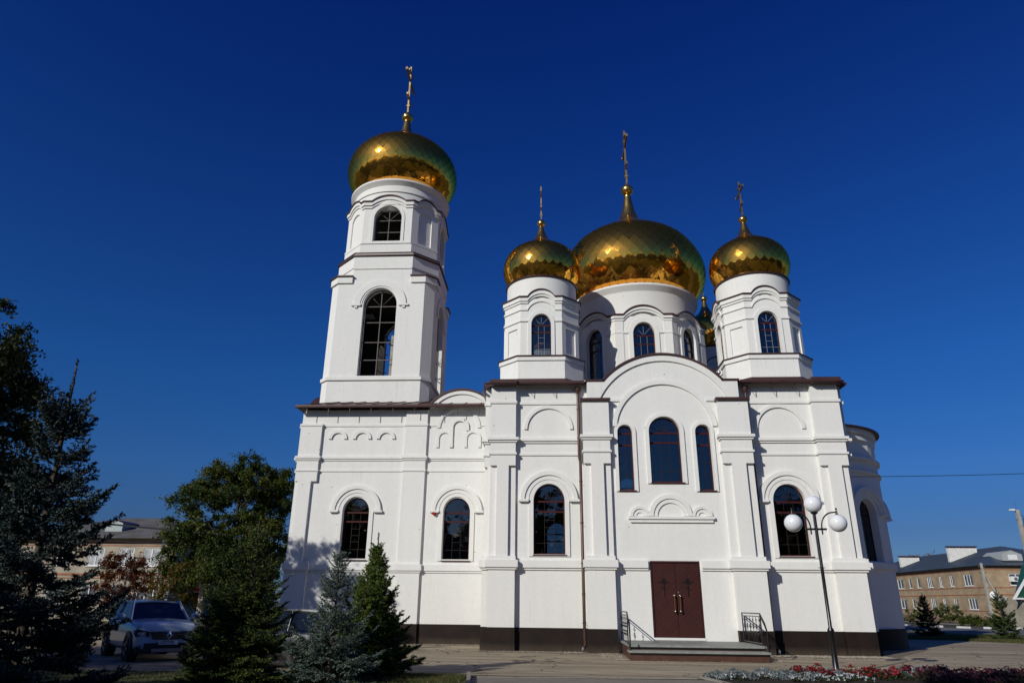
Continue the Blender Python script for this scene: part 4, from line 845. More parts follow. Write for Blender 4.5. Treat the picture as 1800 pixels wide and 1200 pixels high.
# ================================================================== LAMP POST
lp = empty('street_lamp', (2.62, -7.92, 0), label='black lamp post with three white globe lights standing in the flower bed', cat='street lamp')
m = MB(); m.lathe([(.10, 0), (.10, .06), (.075, .10), (.07, 1.02), (.085, 1.05), (.085, 1.09), (.045, 1.16), (.043, 2.6), (.046, 2.62), (.04, 2.66), (.036, 4.02)], 0, 0, 20)
for z in (2.63,): m.tube([(-.09, 0, z), (.09, 0, z)], .010, 6)
m.build('pole', BLACK, lp, smooth=35)
m = MB(); m.tube([(-.22, 0, 3.63), (.22, 0, 3.63)], .028, 10); m.sphere((-.25, 0, 3.63), .034, 10); m.sphere((.25, 0, 3.63), .034, 10); m.build('crossbar', BLACK, lp, smooth=40)
GLOBE = mat('white_globe', (.80, .82, .86), .12, spec=.5); n, l, b = nodes(GLOBE); b.inputs['Subsurface Weight'].default_value = .3; b.inputs['Subsurface Radius'].default_value = (.1, .1, .1); b.inputs['Coat Weight'].default_value = .5; b.inputs['Coat Roughness'].default_value = .03
for s_ in (-1, 1):
    a = MB(); P = [(s_*.15, 0, 3.49), (s_*.155, 0, 3.66)]+[(s_*(.155+.30*math.sin(t)**1.0*1.0*(1)), 0, 3.66+.0+.30*(1-math.cos(t))*1.18) for t in np.linspace(.15, PI/2, 8)]
    P = [(s_*.15, 0, 3.49), (s_*.15, 0, 3.68)]+[(s_*(.15+.36*(1-math.cos(t))), 0, 3.68+.40*math.sin(t)) for t in np.linspace(.2, PI/2, 9)]+[(s_*.58, 0, 4.085)]
    a.tube(P, .020, 10); a.tube([(s_*.60, 0, 4.02), (s_*.60, 0, 4.13)], [.035, .022], 12); a.sphere((s_*.60, 0, 4.17), .03, 10); a.tube([(s_*.60, 0, 3.97), (s_*.60, 0, 4.03)], [.095, .045], 16)
    am = a.build('arm', BLACK, lp, smooth=40); g = MB(); g.sphere((s_*.60, 0, 3.79), .235, 36); g.build('globe', GLOBE, am, smooth=80)
a = MB(); a.tube([(0, 0, 4.02), (0, 0, 4.05), (0, 0, 4.10)], [.045, .09, .10], 16); c_ = a.build('cap', BLACK, lp, smooth=40); g = MB(); g.sphere((0, 0, 4.30), .235, 36); g.build('globe', GLOBE, c_, smooth=80)
# ================================================================== FLOWER BED
bedpts = [(-.95, -9.05), (-.2, -8.4), (1.5, -8.0), (3.3, -7.65), (5.2, -7.6), (6.6, -7.9), (7.6, -8.7), (8.2, -10.0), (8.0, -13), (-.4, -13)]
sheet('flower_bed_soil', bedpts, .04, SOIL)
def inpoly(x, y, P):
    c = False; j = len(P)-1
    for i in range(len(P)):
        if (P[i][1] > y) != (P[j][1] > y) and x < (P[j][0]-P[i][0])*(y-P[i][1])/(P[j][1]-P[i][1])+P[i][0]: c = not c
        j = i
    return c
def flowers(name, centers, leafn, ls, leafm, fln, fs_, flm, label, cat, hh, lobed=True):
    r = np.random.default_rng(len(centers)+int(hh*100)); V = []; F = []; MI = []
    def quad(c, n_, s1, s2, mi, up=None):
        n_ = n_/np.linalg.norm(n_); t = np.cross(n_, r.normal(size=3)); t /= np.linalg.norm(t); b_ = np.cross(n_, t); o = len(V)
        V.extend([tuple(c-t*s1), tuple(c-b_*s2*.9+t*s1*.1), tuple(c+t*s1), tuple(c+b_*s2*.9)]); F.append((o, o+1, o+2, o+3)); MI.append(mi)
    for (x, y, rad, h) in centers:
        for _ in range(leafn):
            u = r.normal(size=3); u[2] = abs(u[2]); u /= np.linalg.norm(u); q = r.random()**.4; c = np.array((x, y, .05))+u*np.array((rad, rad, h))*q
            quad(c, u+r.normal(0, .7, 3), ls*r.uniform(.6, 1.3), ls*r.uniform(.2, .45), int(r.integers(0, len(leafm))))
        for _ in range(fln):
            u = r.normal(size=3); u[2] = abs(u[2])+.3; u /= np.linalg.norm(u); c = np.array((x, y, .07))+u*np.array((rad, rad, h))*r.uniform(.95, 1.12)
            nn_ = u+r.normal(0, .35, 3)+np.array((0, -.3, 0)); nn_ /= np.linalg.norm(nn_); t = np.cross(nn_, (0, 0, 1.)); t /= np.linalg.norm(t)+1e-6; b_ = np.cross(nn_, t); o = len(V); s_ = fs_*r.uniform(.7, 1.25); k = 10
            V.append(tuple(c-nn_*s_*.25)); V.extend([tuple(c+(t*math.cos(2*PI*i/k)+b_*math.sin(2*PI*i/k))*s_*(1 if i % 2 else .78)) for i in range(k)]); mi = len(leafm)+int(r.integers(0, len(flm)))
            for i in range(k): F.append((o, o+1+i, o+1+(i+1) % k)); MI.append(mi)
    me = bpy.data.meshes.new(name); me.from_pydata(V, [], F)
    for q in leafm+flm: me.materials.append(q)
    me.polygons.foreach_set('material_index', MI); o = bpy.data.objects.new(name, me); COL.objects.link(o); return tagp(o, label, cat, kind='stuff')
SIL = [leafmat('silver_leaf', (.20, .23, .245), .8, .1), leafmat('silver_leaf_pale', (.30, .335, .35), .8, .1), leafmat('silver_leaf_dim', (.11, .135, .14), .8, .1)]
PG = [leafmat('petunia_leaf', (.03, .055, .018)), leafmat('petunia_leaf_olive', (.06, .07, .025))]
RED = [leafmat('red_petal', (.24, .005, .010), .5, .2, var=.2), leafmat('red_petal_deep', (.09, .004, .010), .5, .2, var=.2)]
BUR = [leafmat('burgundy_petal', (.045, .004, .012), .5, .2), leafmat('wine_petal', (.10, .007, .022), .5, .2), leafmat('pink_petal', (.20, .07, .11), .5, .2)]
WHT = [leafmat('white_petal', (.42, .44, .47), .6, .2, var=.1)]
rb = random.Random(11)
def region(n_, x0, x1, y0, y1, r0, r1, h0, h1): 
    out = []
    while len(out) < n_:
        x, y = rb.uniform(x0, x1), rb.uniform(y0, y1)
        if inpoly(x, y, bedpts): out.append((x, y, rb.uniform(r0, r1), rb.uniform(h0, h1)))
    return out
flowers('silver_ragwort', region(46, -.9, 2.5, -9.6, -8.0, .13, .22, .10, .19)+region(14, 3.7, 4.9, -8.6, -7.8, .14, .22, .16, .27), 330, .035, SIL, 0, .02, WHT, 'silver grey lobed foliage plants edging the flower bed', 'bedding plants', .3)
flowers('white_bedding_flowers', region(20, -.7, 2.8, -10.0, -9.0, .12, .2, .08, .14), 90, .03, PG, 16, .022, WHT, 'small white flowers among the silver foliage at the front of the bed', 'flowers', .2)
flowers('red_petunias', region(27, 1.3, 3.9, -9.1, -7.9, .15, .22, .12, .24), 190, .035, PG, 19, .034, RED, 'bright red petunias around the foot of the lamp post', 'flowers', .33)
flowers('burgundy_petunias', region(84, 4.1, 8.1, -10.2, -7.9, .17, .26, .14, .28), 220, .035, PG+[leafmat('dark_leaf', (.03, .025, .02))], 30, .03, BUR, 'burgundy and pink petunias filling the right side of the flower bed', 'flowers', .36)
# ================================================================== TREES
BARK = mat('bark', (.085, .065, .05), .95, var=.4, vscale=6, bump=.8, bscale=14, bdist=.03)
BARKL = mat('grey_bark', (.17, .15, .12), .95, var=.4, vscale=6, bump=.6, bscale=14, bdist=.03)
def meshobj(name, V, F, mats, MI, parent, smooth=False):
    me = bpy.data.meshes.new(name); V = np.asarray(V, dtype=np.float32); F = np.asarray(F, dtype=np.int32); k = F.shape[1]
    me.vertices.add(len(V)); me.vertices.foreach_set('co', V.ravel()); me.loops.add(F.size); me.loops.foreach_set('vertex_index', F.ravel()); me.polygons.add(len(F))
    me.polygons.foreach_set('loop_start', np.arange(0, F.size, k, dtype=np.int32)); me.polygons.foreach_set('loop_total', np.full(len(F), k, dtype=np.int32))
    for q in mats: me.materials.append(q)
    me.polygons.foreach_set('material_index', np.asarray(MI, dtype=np.int32)); me.update(calc_edges=True); me.validate()
    o = bpy.data.objects.new(name, me); COL.objects.link(o)
    if parent is not None: o.parent = parent
    return o
def leaftree(name, loc, h, crown, trunk_r, nclump, nleaf, ls, mats, label, cat='tree', group=None, seed=1, bark=None, fork=.3, droop=0, rz=0, sig=.5, strands=0):
    """crown = list of ellipsoids (cx,cy,cz,rx,ry,rz)"""
    r = np.random.default_rng(seed); o = empty(name, loc, rz, label=label, cat=cat, group=group)
    tips = []
    vol = np.array([c[3]*c[4]*c[5] for c in crown]); vol = vol/vol.sum()
    for _ in range(nclump):
        c = crown[r.choice(len(crown), p=vol)]; u = r.normal(size=3); u /= np.linalg.norm(u); q = r.uniform(.45, 1.0)**.7; tips.append(np.array(c[:3])+u*np.array(c[3:])*q)
    tips = np.array(tips); t = MB(); lean = r.normal(0, .04, 2)
    tp = [(lean[0]*z, lean[1]*z, z) for z in np.linspace(0, h*.82, 9)]; tp = [(x+r.normal(0, .03)*i*.3, y+r.normal(0, .03)*i*.3, z) for i, (x, y, z) in enumerate(tp)]
    t.tube(tp, [trunk_r*(1.35 if i == 0 else 1-i/9.5) for i in range(9)], 10)
    for i in r.choice(len(tips), min(len(tips), 34 if h > 3 else 14), replace=False):
        q = tips[i]; z0 = max(h*fork*.8, q[2]-np.hypot(q[0], q[1])*r.uniform(.7, 1.1)); z0 = min(z0, h*.75); f = z0/(h*.82); j = min(8, int(f*8)); b0 = np.array(tp[j])*(1-(f*8-j))+np.array(tp[min(8, j+1)])*(f*8-j)
        mid = (b0+q)/2+np.array((0, 0, .12*np.linalg.norm(q-b0)))+r.normal(0, .08, 3); rr_ = trunk_r*.36*(1-f*.6)
        t.tube([tuple(b0), tuple((b0+mid)/2+r.normal(0, .03, 3)), tuple(mid), tuple((mid+q)/2+r.normal(0, .05, 3)), tuple(q)], [rr_, rr_*.8, rr_*.55, rr_*.35, rr_*.12], 6)
    t.build('trunk', bark or BARK, o, smooth=60)
    # leaves in twiggy sprays around every tip
    per = max(1, nleaf//len(tips)); C = []; 
    for q in tips:
        ns = max(3, per//22); 
        for s_ in range(ns):
            d = r.normal(size=3); d[2] = d[2]*.6-droop+.15; d /= np.linalg.norm(d); L = abs(r.normal(0, sig))+sig*.5; k = 22
            tt = r.random(k)[:, None]; p = q+d*L*tt+np.array((0, 0, -droop*.5))*(tt**2)*L+r.normal(0, ls*.9, (k, 3)); C.append(p)
    C = np.concatenate(C); N = len(C); nrm = r.normal(size=(N, 3))+np.array((0, 0, .5)); nrm /= np.linalg.norm(nrm, axis=1)[:, None]
    tdir = np.cross(nrm, r.normal(size=(N, 3))); tdir /= np.linalg.norm(tdir, axis=1)[:, None]; bdir = np.cross(nrm, tdir); s1 = (ls*r.uniform(.6, 1.3, N))[:, None]; s2 = s1*.42
    V = np.empty((N*4, 3)); V[0::4] = C-tdir*s1; V[1::4] = C-bdir*s2+nrm*s1*.12; V[2::4] = C+tdir*s1; V[3::4] = C+bdir*s2+nrm*s1*.12
    F = np.arange(N*4).reshape(-1, 4); 
    noise = (np.sin(C[:, 0]*2.1+seed)+np.sin(C[:, 1]*2.7)+np.sin(C[:, 2]*2.3+1))*.5+r.normal(0, .9, N); MI = np.clip(((noise+1.6)/3.2*len(mats)).astype(int), 0, len(mats)-1)
    meshobj('crown', V, F, mats, MI, o); return o
def copytree(root, loc, rz, sc, label, group):
    c = root.copy(); COL.objects.link(c); c.location = loc; c.rotation_euler.z = rz; c.scale = (sc, sc, sc); c['label'] = label
    if group: c['group'] = group
    for ch in list(root.children): d = ch.copy(); COL.objects.link(d); d.parent = c
    return c
def spruce(loc, h, rad, label, mats, seed=1, sparse=1.0, nl=.034, nw=.0075, leader=.35, den=1.0, cat='spruce', name='spruce_tree', top=None, rz=0, up=.0, gap=(), lean=(0, 0), whorl=.19, pw=.85):
    r = np.random.default_rng(seed); o = empty(name, loc, rz, label=label, cat=cat); lean = np.array(lean)
    t = MB(); ax = lambda z: np.array((lean[0]*z/h, lean[1]*z/h, z)); t.tube([tuple(ax(z)) for z in np.linspace(0, h*.97, 8)], [max(.008, h*.017*(1-i/8.2)) for i in range(8)], 8)
    A = []; B = []; R_ = []                              # twig segments: start, end, needle density
    z = h*.045
    while z < h-leader*1.02:
        f = z/h; n_ = int(r.integers(6, 9)*sparse); L0 = rad*(1-f)**pw
        if any(a < f < b_ for a, b_ in gap): L0 *= .55
        a0 = r.uniform(0, 6.28)
        for k in range(max(4, n_)):
            a = a0+2*PI*k/max(4, n_)+r.normal(0, .18); L = L0*r.uniform(.62, 1.12)+.05
            if f > .8: L = max(L, .10+.3*(1-f))
            zz = z+r.normal(0, .05); el = -.25+f*1.15+up+r.normal(0, .12); d = np.array((math.cos(a)*math.cos(el), math.sin(a)*math.cos(el), math.sin(el)))
            base = ax(zz); P = []
            for q in np.linspace(0, 1, 6): P.append(base+d*L*q+np.array((0, 0, (-.10*math.sin(q*PI)+.16*q*q*(.5 if f < .2 else 1))*L))+r.normal(0, .006, 3)*q)
            t.tube([tuple(p) for p in P], [max(.003, .010*(1-q/6)*(.5+L)) for q in range(6)], 4, caps=False)
            P = np.array(P)
            for i in range(1, 5): A.append(P[i]); B.append(P[i+1])
            side = np.cross(d, (0, 0, 1.)); side /= np.linalg.norm(side)+1e-6; nt = max(2, int(L/.075)); 
            for j in range(nt):
                q = (.16+.84*(j+.5)/nt); i = min(4, int(q*5)); p = P[i]+(P[i+1]-P[i])*(q*5-i); dirb = P[i+1]-P[i]; dirb /= np.linalg.norm(dirb)
                for s_ in (-1, 1):
                    l_ = (L*.42*(1-q)**.7+.05)*r.uniform(.6, 1.15); dd = dirb*.75+side*s_*.75+np.array((0, 0, r.normal(-.02, .16))); dd /= np.linalg.norm(dd); e = p+dd*l_+np.array((0, 0, -.05*l_)); A.append(p); B.append(e)
                    if l_ > .16:
                        for w_ in (.4, .7):
                            for s2 in (-1, 1):
                                d3 = dd*.7+s2*np.cross(dd, (0, 0, 1.))*.6+np.array((0, 0, r.normal(0, .15))); d3 /= np.linalg.norm(d3); p3 = p+dd*l_*w_; A.append(p3); B.append(p3+d3*l_*.4*r.uniform(.6, 1.1))
        z += whorl*h/3*r.uniform(.75, 1.25)*(1.0 if f < .75 else .8)
    A.append(ax(h-leader)); B.append(ax(h)); A.append(ax(h-leader*.5)); B.append(ax(h)+np.array((.003, 0, 0)))
    for k in range(5): a = 2*PI*k/5+r.normal(0, .2); A.append(ax(h-leader)); B.append(ax(h-leader)+np.array((math.cos(a)*.6, math.sin(a)*.6, .55))*leader*.75)
    t.build('trunk', BARK, o, smooth=60)
    A = np.array(A); B = np.array(B); L = np.linalg.norm(B-A, axis=1); cnt = np.maximum(3, (L*150*den).astype(int)); idx = np.repeat(np.arange(len(A)), cnt); N = len(idx)
    tt = r.random(N)[:, None]; D = (B-A)/np.maximum(L, 1e-6)[:, None]; C = A[idx]+(B-A)[idx]*tt; d = D[idx]
    rnd = r.normal(size=(N, 3)); pr_ = rnd-(rnd*d).sum(1)[:, None]*d; pr_ /= np.linalg.norm(pr_, axis=1)[:, None]; nd = pr_*.8+d*.75; nd /= np.linalg.norm(nd, axis=1)[:, None]
    sd_ = np.cross(nd, r.normal(size=(N, 3))); sd_ /= np.linalg.norm(sd_, axis=1)[:, None]; nl_ = (nl*r.uniform(.7, 1.2, N))[:, None]
    V = np.empty((N*3, 3)); V[0::3] = C-sd_*nw; V[1::3] = C+sd_*nw; V[2::3] = C+nd*nl_
    tipw = (tt[:, 0] > .55)&(r.random(N) < .6); MI = np.where(tipw, len(mats)-1, r.integers(0, max(1, len(mats)-1), N))
    meshobj('needles', V, np.arange(N*3).reshape(-1, 3), mats, MI, o); return o
def nm(name, col): return mat(name, col, .6, spec=.3, var=.3, vscale=2, detail=2)
BLUE = [nm('blue_needles_dark', (.06, .09, .07)), nm('blue_needles', (.10, .145, .115)), nm('blue_needle_tips', (.20, .26, .22))]
GREEN = [nm('green_needles_dark', (.05, .085, .014)), nm('green_needles', (.085, .135, .02)), nm('green_needle_tips', (.16, .215, .034))]
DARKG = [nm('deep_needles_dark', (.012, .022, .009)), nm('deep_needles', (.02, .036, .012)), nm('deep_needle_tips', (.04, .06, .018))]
spruce((-9.42, -11.6, 0), 2.92, 1.2, 'pale blue spruce in front of the church wall, left of the green spruce', BLUE, 3, gap=((.44, .54), (.7, .76)), whorl=.17, den=1.15, sparse=1.1, pw=1.0, up=.08)
spruce((-9.02, -9.75, 0), 3.3, 1.28, 'bright green spruce touching the blue spruce on the lawn by the wall', GREEN, 4, nl=.045, nw=.009, leader=.42, up=.22, pw=1.1, whorl=.12, sparse=1.5, den=1.3)
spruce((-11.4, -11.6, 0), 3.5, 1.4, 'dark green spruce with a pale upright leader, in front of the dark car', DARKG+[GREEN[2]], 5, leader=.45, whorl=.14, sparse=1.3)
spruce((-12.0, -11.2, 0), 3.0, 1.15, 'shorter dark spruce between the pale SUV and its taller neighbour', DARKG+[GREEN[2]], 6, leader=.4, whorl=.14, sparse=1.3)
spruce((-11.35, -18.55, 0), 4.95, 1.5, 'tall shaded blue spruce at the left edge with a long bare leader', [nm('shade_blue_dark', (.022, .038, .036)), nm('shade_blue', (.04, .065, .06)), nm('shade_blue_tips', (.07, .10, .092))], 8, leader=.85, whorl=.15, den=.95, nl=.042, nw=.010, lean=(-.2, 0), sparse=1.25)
spruce((17.85, 18.4, 0), 2.5, .95, 'small dark spruce on the verge nearest the church apse', DARKG, 9, den=.5, nl=.06, nw=.016, whorl=.25)
spruce((20.7, 15.7, 0), 2.75, 1.1, 'sparse green spruce on the verge at the right, before the leaning poles', DARKG+[GREEN[1]], 10, den=.5, nl=.06, nw=.016, whorl=.27, gap=((.5, .6),))
LG = [leafmat('leaf_dark', (.025, .045, .010)), leafmat('leaf_green', (.042, .07, .012)), leafmat('leaf_pale_green', (.07, .10, .016)), leafmat('leaf_yellow', (.12, .125, .02))]  # leaf colours from dark to yellow, mixed in random clumps
LGD = [leafmat('leaf_deep', (.018, .030, .010)), leafmat('leaf_mid', (.032, .048, .013)), leafmat('leaf_olive', (.055, .062, .018))]
AUT = [leafmat('autumn_maroon', (.055, .012, .008)), leafmat('autumn_red', (.11, .026, .010)), leafmat('autumn_orange', (.20, .07, .015))]
YEL = [leafmat('leaf_olive2', (.05, .06, .015)), leafmat('leaf_gold', (.16, .12, .02)), leafmat('leaf_orange', (.24, .11, .02)), LG[1]]
leaftree('tree', (-24.2, 14, 0), 10.4, [(0, 0, 6.4, 3.4, 3.4, 3.6), (1.8, -.8, 4.0, 2.7, 2.6, 2.8), (-.9, -.5, 4.3, 2.2, 2.4, 2.9), (.4, 0, 8.6, 2.4, 2.2, 1.6), (3.6, 1.0, 6.8, 2.8, 2, 2.6), (1, -1.5, 2.6, 3, 2, 1.6)], .24, 420, 150000, .085, LG, 'broad green tree turning yellow between the brick house and the church', seed=21, droop=.35, sig=.42)
leaftree('tree', (-23.8, -8, 0), 11.2, [(-.4, 0, 6.9, 3.7, 3.5, 3.6), (.8, 0, 4.3, 3.6, 3.2, 3.0), (.2, 0, 9.0, 2.5, 2.4, 2.0)], .26, 330, 120000, .08, LGD, 'large dark broadleaf tree cut off by the left edge', seed=22, droop=.45, sig=.45)
leaftree('tree', (-26.4, 8, 0), 4.1, [(0, 0, 2.6, 1.25, 1.2, 1.5)], .07, 60, 9000, .07, AUT, 'small tree with red autumn leaves behind the pale SUV', seed=23, sig=.25)
leaftree('tree', (-26.0, 12.5, 0), 4.0, [(0, 0, 2.4, 1.7, 1.4, 1.5)], .07, 60, 9000, .07, YEL, 'small green tree with orange patches in front of the brick house', seed=24, sig=.28)
leaftree('tree', (64, 112, 0), 11.2, [(0, 0, 7.6, 3.0, 3, 3.4)], .25, 60, 9000, .2, [YEL[1], YEL[2], AUT[2]], 'orange autumn treetop rising behind the long roof', seed=25, sig=.6)
def bush(loc, h, w_, label, mats, seed, nleaf=3500, ls=.10): return leaftree('bush', loc, h, [(0, 0, h*.52, w_, w_*.7, h*.48)], .03, 40, nleaf, ls, mats, label, cat='bush', seed=seed, sig=.25, fork=.05)
BU = [LG[1], LG[2], leafmat('bush_pale_green', (.11, .12, .025))]  # three leaf colours mixed at random
bush((37.0, 62, 0), 1.6, 2.4, 'low green bush at the far left end of the yellow brick wall, by the church', BU, 31)
bush((41.6, 62.2, 0), 2.2, 1.7, 'taller rounded bush against the yellow brick wall behind the small dark spruce', BU, 32)
bush((37.6, 50.2, 0), .9, 1.3, 'small low bush just behind the painted kerb', BU, 33, 2000)
bush((41.4, 52.5, 0), .6, 1.9, 'spreading low green shrub left of the white based pole', BU, 34, 2500)
# trees outside the frame that shade the yard and show in the golden domes
sh = leaftree('tree', (-23.2, -14.2, 0), 10.5, [(0, 0, 6.6, 3.7, 3.7, 3.6), (0, 0, 3.4, 3.2, 3.2, 2.2)], .25, 120, 20000, .13, LGD, 'leafy tree left of the parked cars, outside the photograph', group='trees around the yard outside the photograph', seed=26, sig=.5)
spots = [(-21.4, -20.6, 1, .9), (-28.5, -21, 2, 1.0), (-8.2, -30.8, 3, 1.32), (-22, -38, 1.5, 1.2), (16, -40, 0, 1.2)]
for i, (x, y, a, s_) in enumerate(spots): copytree(sh, (x, y, 0), a, s_, 'leafy tree around the yard, outside the photograph', 'trees around the yard outside the photograph')
sh['label'] = 'leafy tree around the yard, outside the photograph'
# ================================================================== BUILDINGS
def brickmat(name, c1, c2, mort, scale=1):
    m = bpy.data.materials.new(name); m.use_nodes = True; n = m.node_tree.nodes; l = m.node_tree.links; b = n['Principled BSDF']; b.inputs['Roughness'].default_value = .9
    tc = n.new('ShaderNodeTexCoord'); sp = n.new('ShaderNodeSeparateXYZ'); l.new(tc.outputs['Object'], sp.inputs[0]); ad = n.new('ShaderNodeMath'); l.new(sp.outputs[0], ad.inputs[0]); l.new(sp.outputs[1], ad.inputs[1]); cb = n.new('ShaderNodeCombineXYZ'); l.new(ad.outputs[0], cb.inputs[0]); l.new(sp.outputs[2], cb.inputs[1])
    br = n.new('ShaderNodeTexBrick'); br.inputs['Color1'].default_value = (*c1, 1); br.inputs['Color2'].default_value = (*c2, 1); br.inputs['Mortar'].default_value = (*mort, 1); br.inputs['Scale'].default_value = 1; br.inputs['Brick Width'].default_value = .26*scale; br.inputs['Row Height'].default_value = .1*scale; br.inputs['Mortar Size'].default_value = .012; l.new(cb.outputs[0], br.inputs['Vector'])
    no = n.new('ShaderNodeTexNoise'); no.inputs['Scale'].default_value = .8; no.inputs['Detail'].default_value = 7; l.new(tc.outputs['Object'], no.inputs['Vector']); mr = n.new('ShaderNodeMapRange'); mr.inputs[1].default_value = .3; mr.inputs[2].default_value = .7; mr.inputs[3].default_value = .72; mr.inputs[4].default_value = 1.15; l.new(no.outputs[0], mr.inputs[0])
    mx = n.new('ShaderNodeMix'); mx.data_type = 'RGBA'; mx.blend_type = 'MULTIPLY'; mx.inputs[0].default_value = 1; l.new(br.outputs[0], mx.inputs[6]); l.new(mr.outputs[0], mx.inputs[7]); l.new(mx.outputs[2], b.inputs['Base Color']); return m
YB = brickmat('yellow_brick', (.42, .30, .175), (.34, .24, .145), (.30, .25, .19)); RB_ = mat('red_brick_course', (.36, .12, .055), .9, var=.3, vscale=3); WB = brickmat('white_brick', (.42, .37, .29), (.36, .32, .25), (.28, .25, .2))
RTIN = mat('blue_grey_roof', (.085, .115, .155), .42, metal=.3, var=.25, vscale=.7, bump=.3, bscale=6, bdist=.03)
SLATE = mat('slate_roof', (.12, .115, .115), .9, var=.35, vscale=.8, bump=.4, bscale=5, bdist=.05)
PVC = mat('white_window_frame', (.74, .75, .76), .5); CURT = mat('window_curtain', (.33, .34, .34), .9, var=.7, vscale=4, detail=3)
def bwin(par, fr, u0, u1, z0, z1, nv, glassm, fw=.07):
    m = MB(); k = nv+1; holes = [rect(u0+fw+(u1-u0-fw)*i/k, u0+(u1-u0-fw)*(i+1)/k, z0+fw, z1-fw) for i in range(k)]
    plate(m, fr, rect(u0, u1, z0, z1), holes, -.10, -.04); fbox(m, fr, u0-.05, u1+.05, z0-.06, z0-.005, -.05, .10)
    w_ = m.build('window', PVC, par); g = MB(); fbox(g, fr, u0+.02, u1-.02, z0+.02, z1-.02, -.09, -.075); g.build('glass', glassm, w_)
    return w_
WGL = mat('curtained_glass', (.16, .18, .20), .08, spec=.6, var=.85, vscale=3.2, detail=2)
bl = empty('brick_building', (0, 0, 0), label='two storey yellow brick building with blue grey metal roof on the right', cat='building')
XW, YS = 46.2, 61.2
fw = Fr(XW, 0, PI)                               # west wall: u = -y
up = [(63.9, 65.75, 2), (68.2, 69.05, 1), (70.95, 71.65, 1), (73.4, 74.75, 2), (76.8, 77.6, 0), (79.25, 79.95, 0), (81.7, 83.45, 1), (85.3, 86.3, 0), (89, 90.6, 1), (93, 93.8, 0), (96, 97.6, 1)]
m = MB(); plate(m, fw, rect(-100, -YS, 0, 6.45), [rect(-b_, -a, 4.22, 5.55) for a, b_, _ in up]+[rect(-b_, -a, 1.53, 2.82) for a, b_, _ in up], -.35, 0)
fs = Fr(0, YS, SOUTH); sw = [(48.9, 50.5), (53, 54.6), (57, 58.6)]
plate(m, fs, rect(XW, 62, 0, 6.45), [rect(a, b_, 4.22, 5.55) for a, b_ in sw]+[rect(a, b_, 1.53, 2.82) for a, b_ in sw[1:]], -.35, -.002)
m.box(61.6, 62, 61.2, 100, 0, 6.4); m.box(XW+.4, 61.5, 99.6, 99.99, 0, 6.4); m.build('wall', YB, bl)
for a, b_, nv in up: bwin(bl, fw, -b_, -a, 4.22, 5.55, nv, WGL); bwin(bl, fw, -b_, -a, 1.53, 2.82, nv, WGL)
for a, b_ in sw: bwin(bl, fs, a, b_, 4.22, 5.55, 1, WGL)
for a, b_ in sw[1:]: bwin(bl, fs, a, b_, 1.53, 2.82, 1, WGL)
m = MB()
for z0, z1 in ((6.12, 6.22), (5.95, 6.03), (3.95, 4.03), (3.15, 3.25), (1.35, 1.43)):
    fbox(m, fw, -100.0, -YS+.03, z0, z1, .0, .03); fbox(m, fs, XW-.03, 62, z0, z1, .0, .03)
m.build('brick_course', RB_, bl)
m = MB(); fbox(m, fw, -100, -YS+.04, 0, .75, .0, .05); fbox(m, fs, XW-.04, 62, 0, .75, 0, .05); m.build('plinth', mat('peeling_plinth', (.32, .22, .15), .9, col2=(.10, .06, .045), vscale=.9, detail=7), bl)
A, B_, C2, D2 = (XW-.55, YS-.55), (62.5, YS-.55), (62.5, 100.5), (XW-.55, 100.5); rz_ = 9.2; r1, r2 = (53.2, 68.5), (53.2, 93)
def roofpart(V, name='roof', mt=RTIN, par=bl, th=.1):
    m = MB(); k = len(V); m.add(list(V)+[(x, y, z-th) for x, y, z in V], [tuple(range(k)), tuple(range(2*k-1, k-1, -1))]+[(i, k+i, k+(i+1) % k, (i+1) % k) for i in range(k)]); return m.build(name, mt, par)
rf = roofpart([(*D2, 6.52), (*A, 6.52), (*r1, rz_), (*r2, rz_)]); roofpart([(*A, 6.521), (*B_, 6.521), (*r1, rz_)]); roofpart([(*B_, 6.52), (*C2, 6.52), (*r2, rz_), (*r1, rz_)]); roofpart([(*C2, 6.521), (*D2, 6.521), (*r2, rz_)])
m = MB()
for i in range(1, 60): 
    y = 61.2+i*.65; t = min(1, (y-60.65)/7.85, (100.5-y)/7.5); x1 = XW-.55+(53.2-XW+.55)*t; z1 = 6.52+(rz_-6.52)*t; m.box(0, 0, 0, 0, 0, 0) if 0 else m.tube([(XW-.5, y, 6.56), (x1, y, z1+.03)], .02, 4)
m.build('roof_seam', RTIN, rf); m = MB()
for i in range(1, 24):
    x = XW-.2+i*.68; t = min(1, (x-45.65)/7.55, (62.5-x)/9.3); m.tube([(x, YS-.5, 6.56), (x, YS-.55+7.85*t, 6.55+(rz_-6.52)*t)], .02, 4)
m.build('roof_seam', RTIN, rf)
WWS = mat('whitewash', (.72, .71, .68), .85, var=.15, vscale=2); m = MB()
for x0, y, zt in ((48.0, 71.4, 9.15), (48.0, 85.2, 8.75)):
    x1 = x0+3.7 if y < 80 else x0+2.8; m.box(x0, x1, y, y+.5, 6.9, zt); c = MB(); c.box(x0-.1, x1+.1, y-.06, y+.56, zt+.14, zt+.26); 
    for i in range(9): c.box(x0+.1+i*(x1-x0-.3)/8, x0+.2+i*(x1-x0-.3)/8, y-.01, y+.45, zt, zt+.14)
    ch_ = m.build('chimney', WWS, rf); c.build('vent_cap', BROWN, ch_); m = MB()
dm_ = MB(); dm_.add([(48.9, 61.6, 7.0), (51.2, 61.6, 7.0), (51.2, 61.6, 7.75), (50.05, 61.6, 8.2), (48.9, 61.6, 7.75), (48.9, 65.6, 7.75), (51.2, 65.6, 7.75), (50.05, 66.5, 8.2)], [(0, 1, 2, 3, 4), (0, 4, 5), (1, 6, 2), (4, 3, 7, 5), (3, 2, 6, 7)])
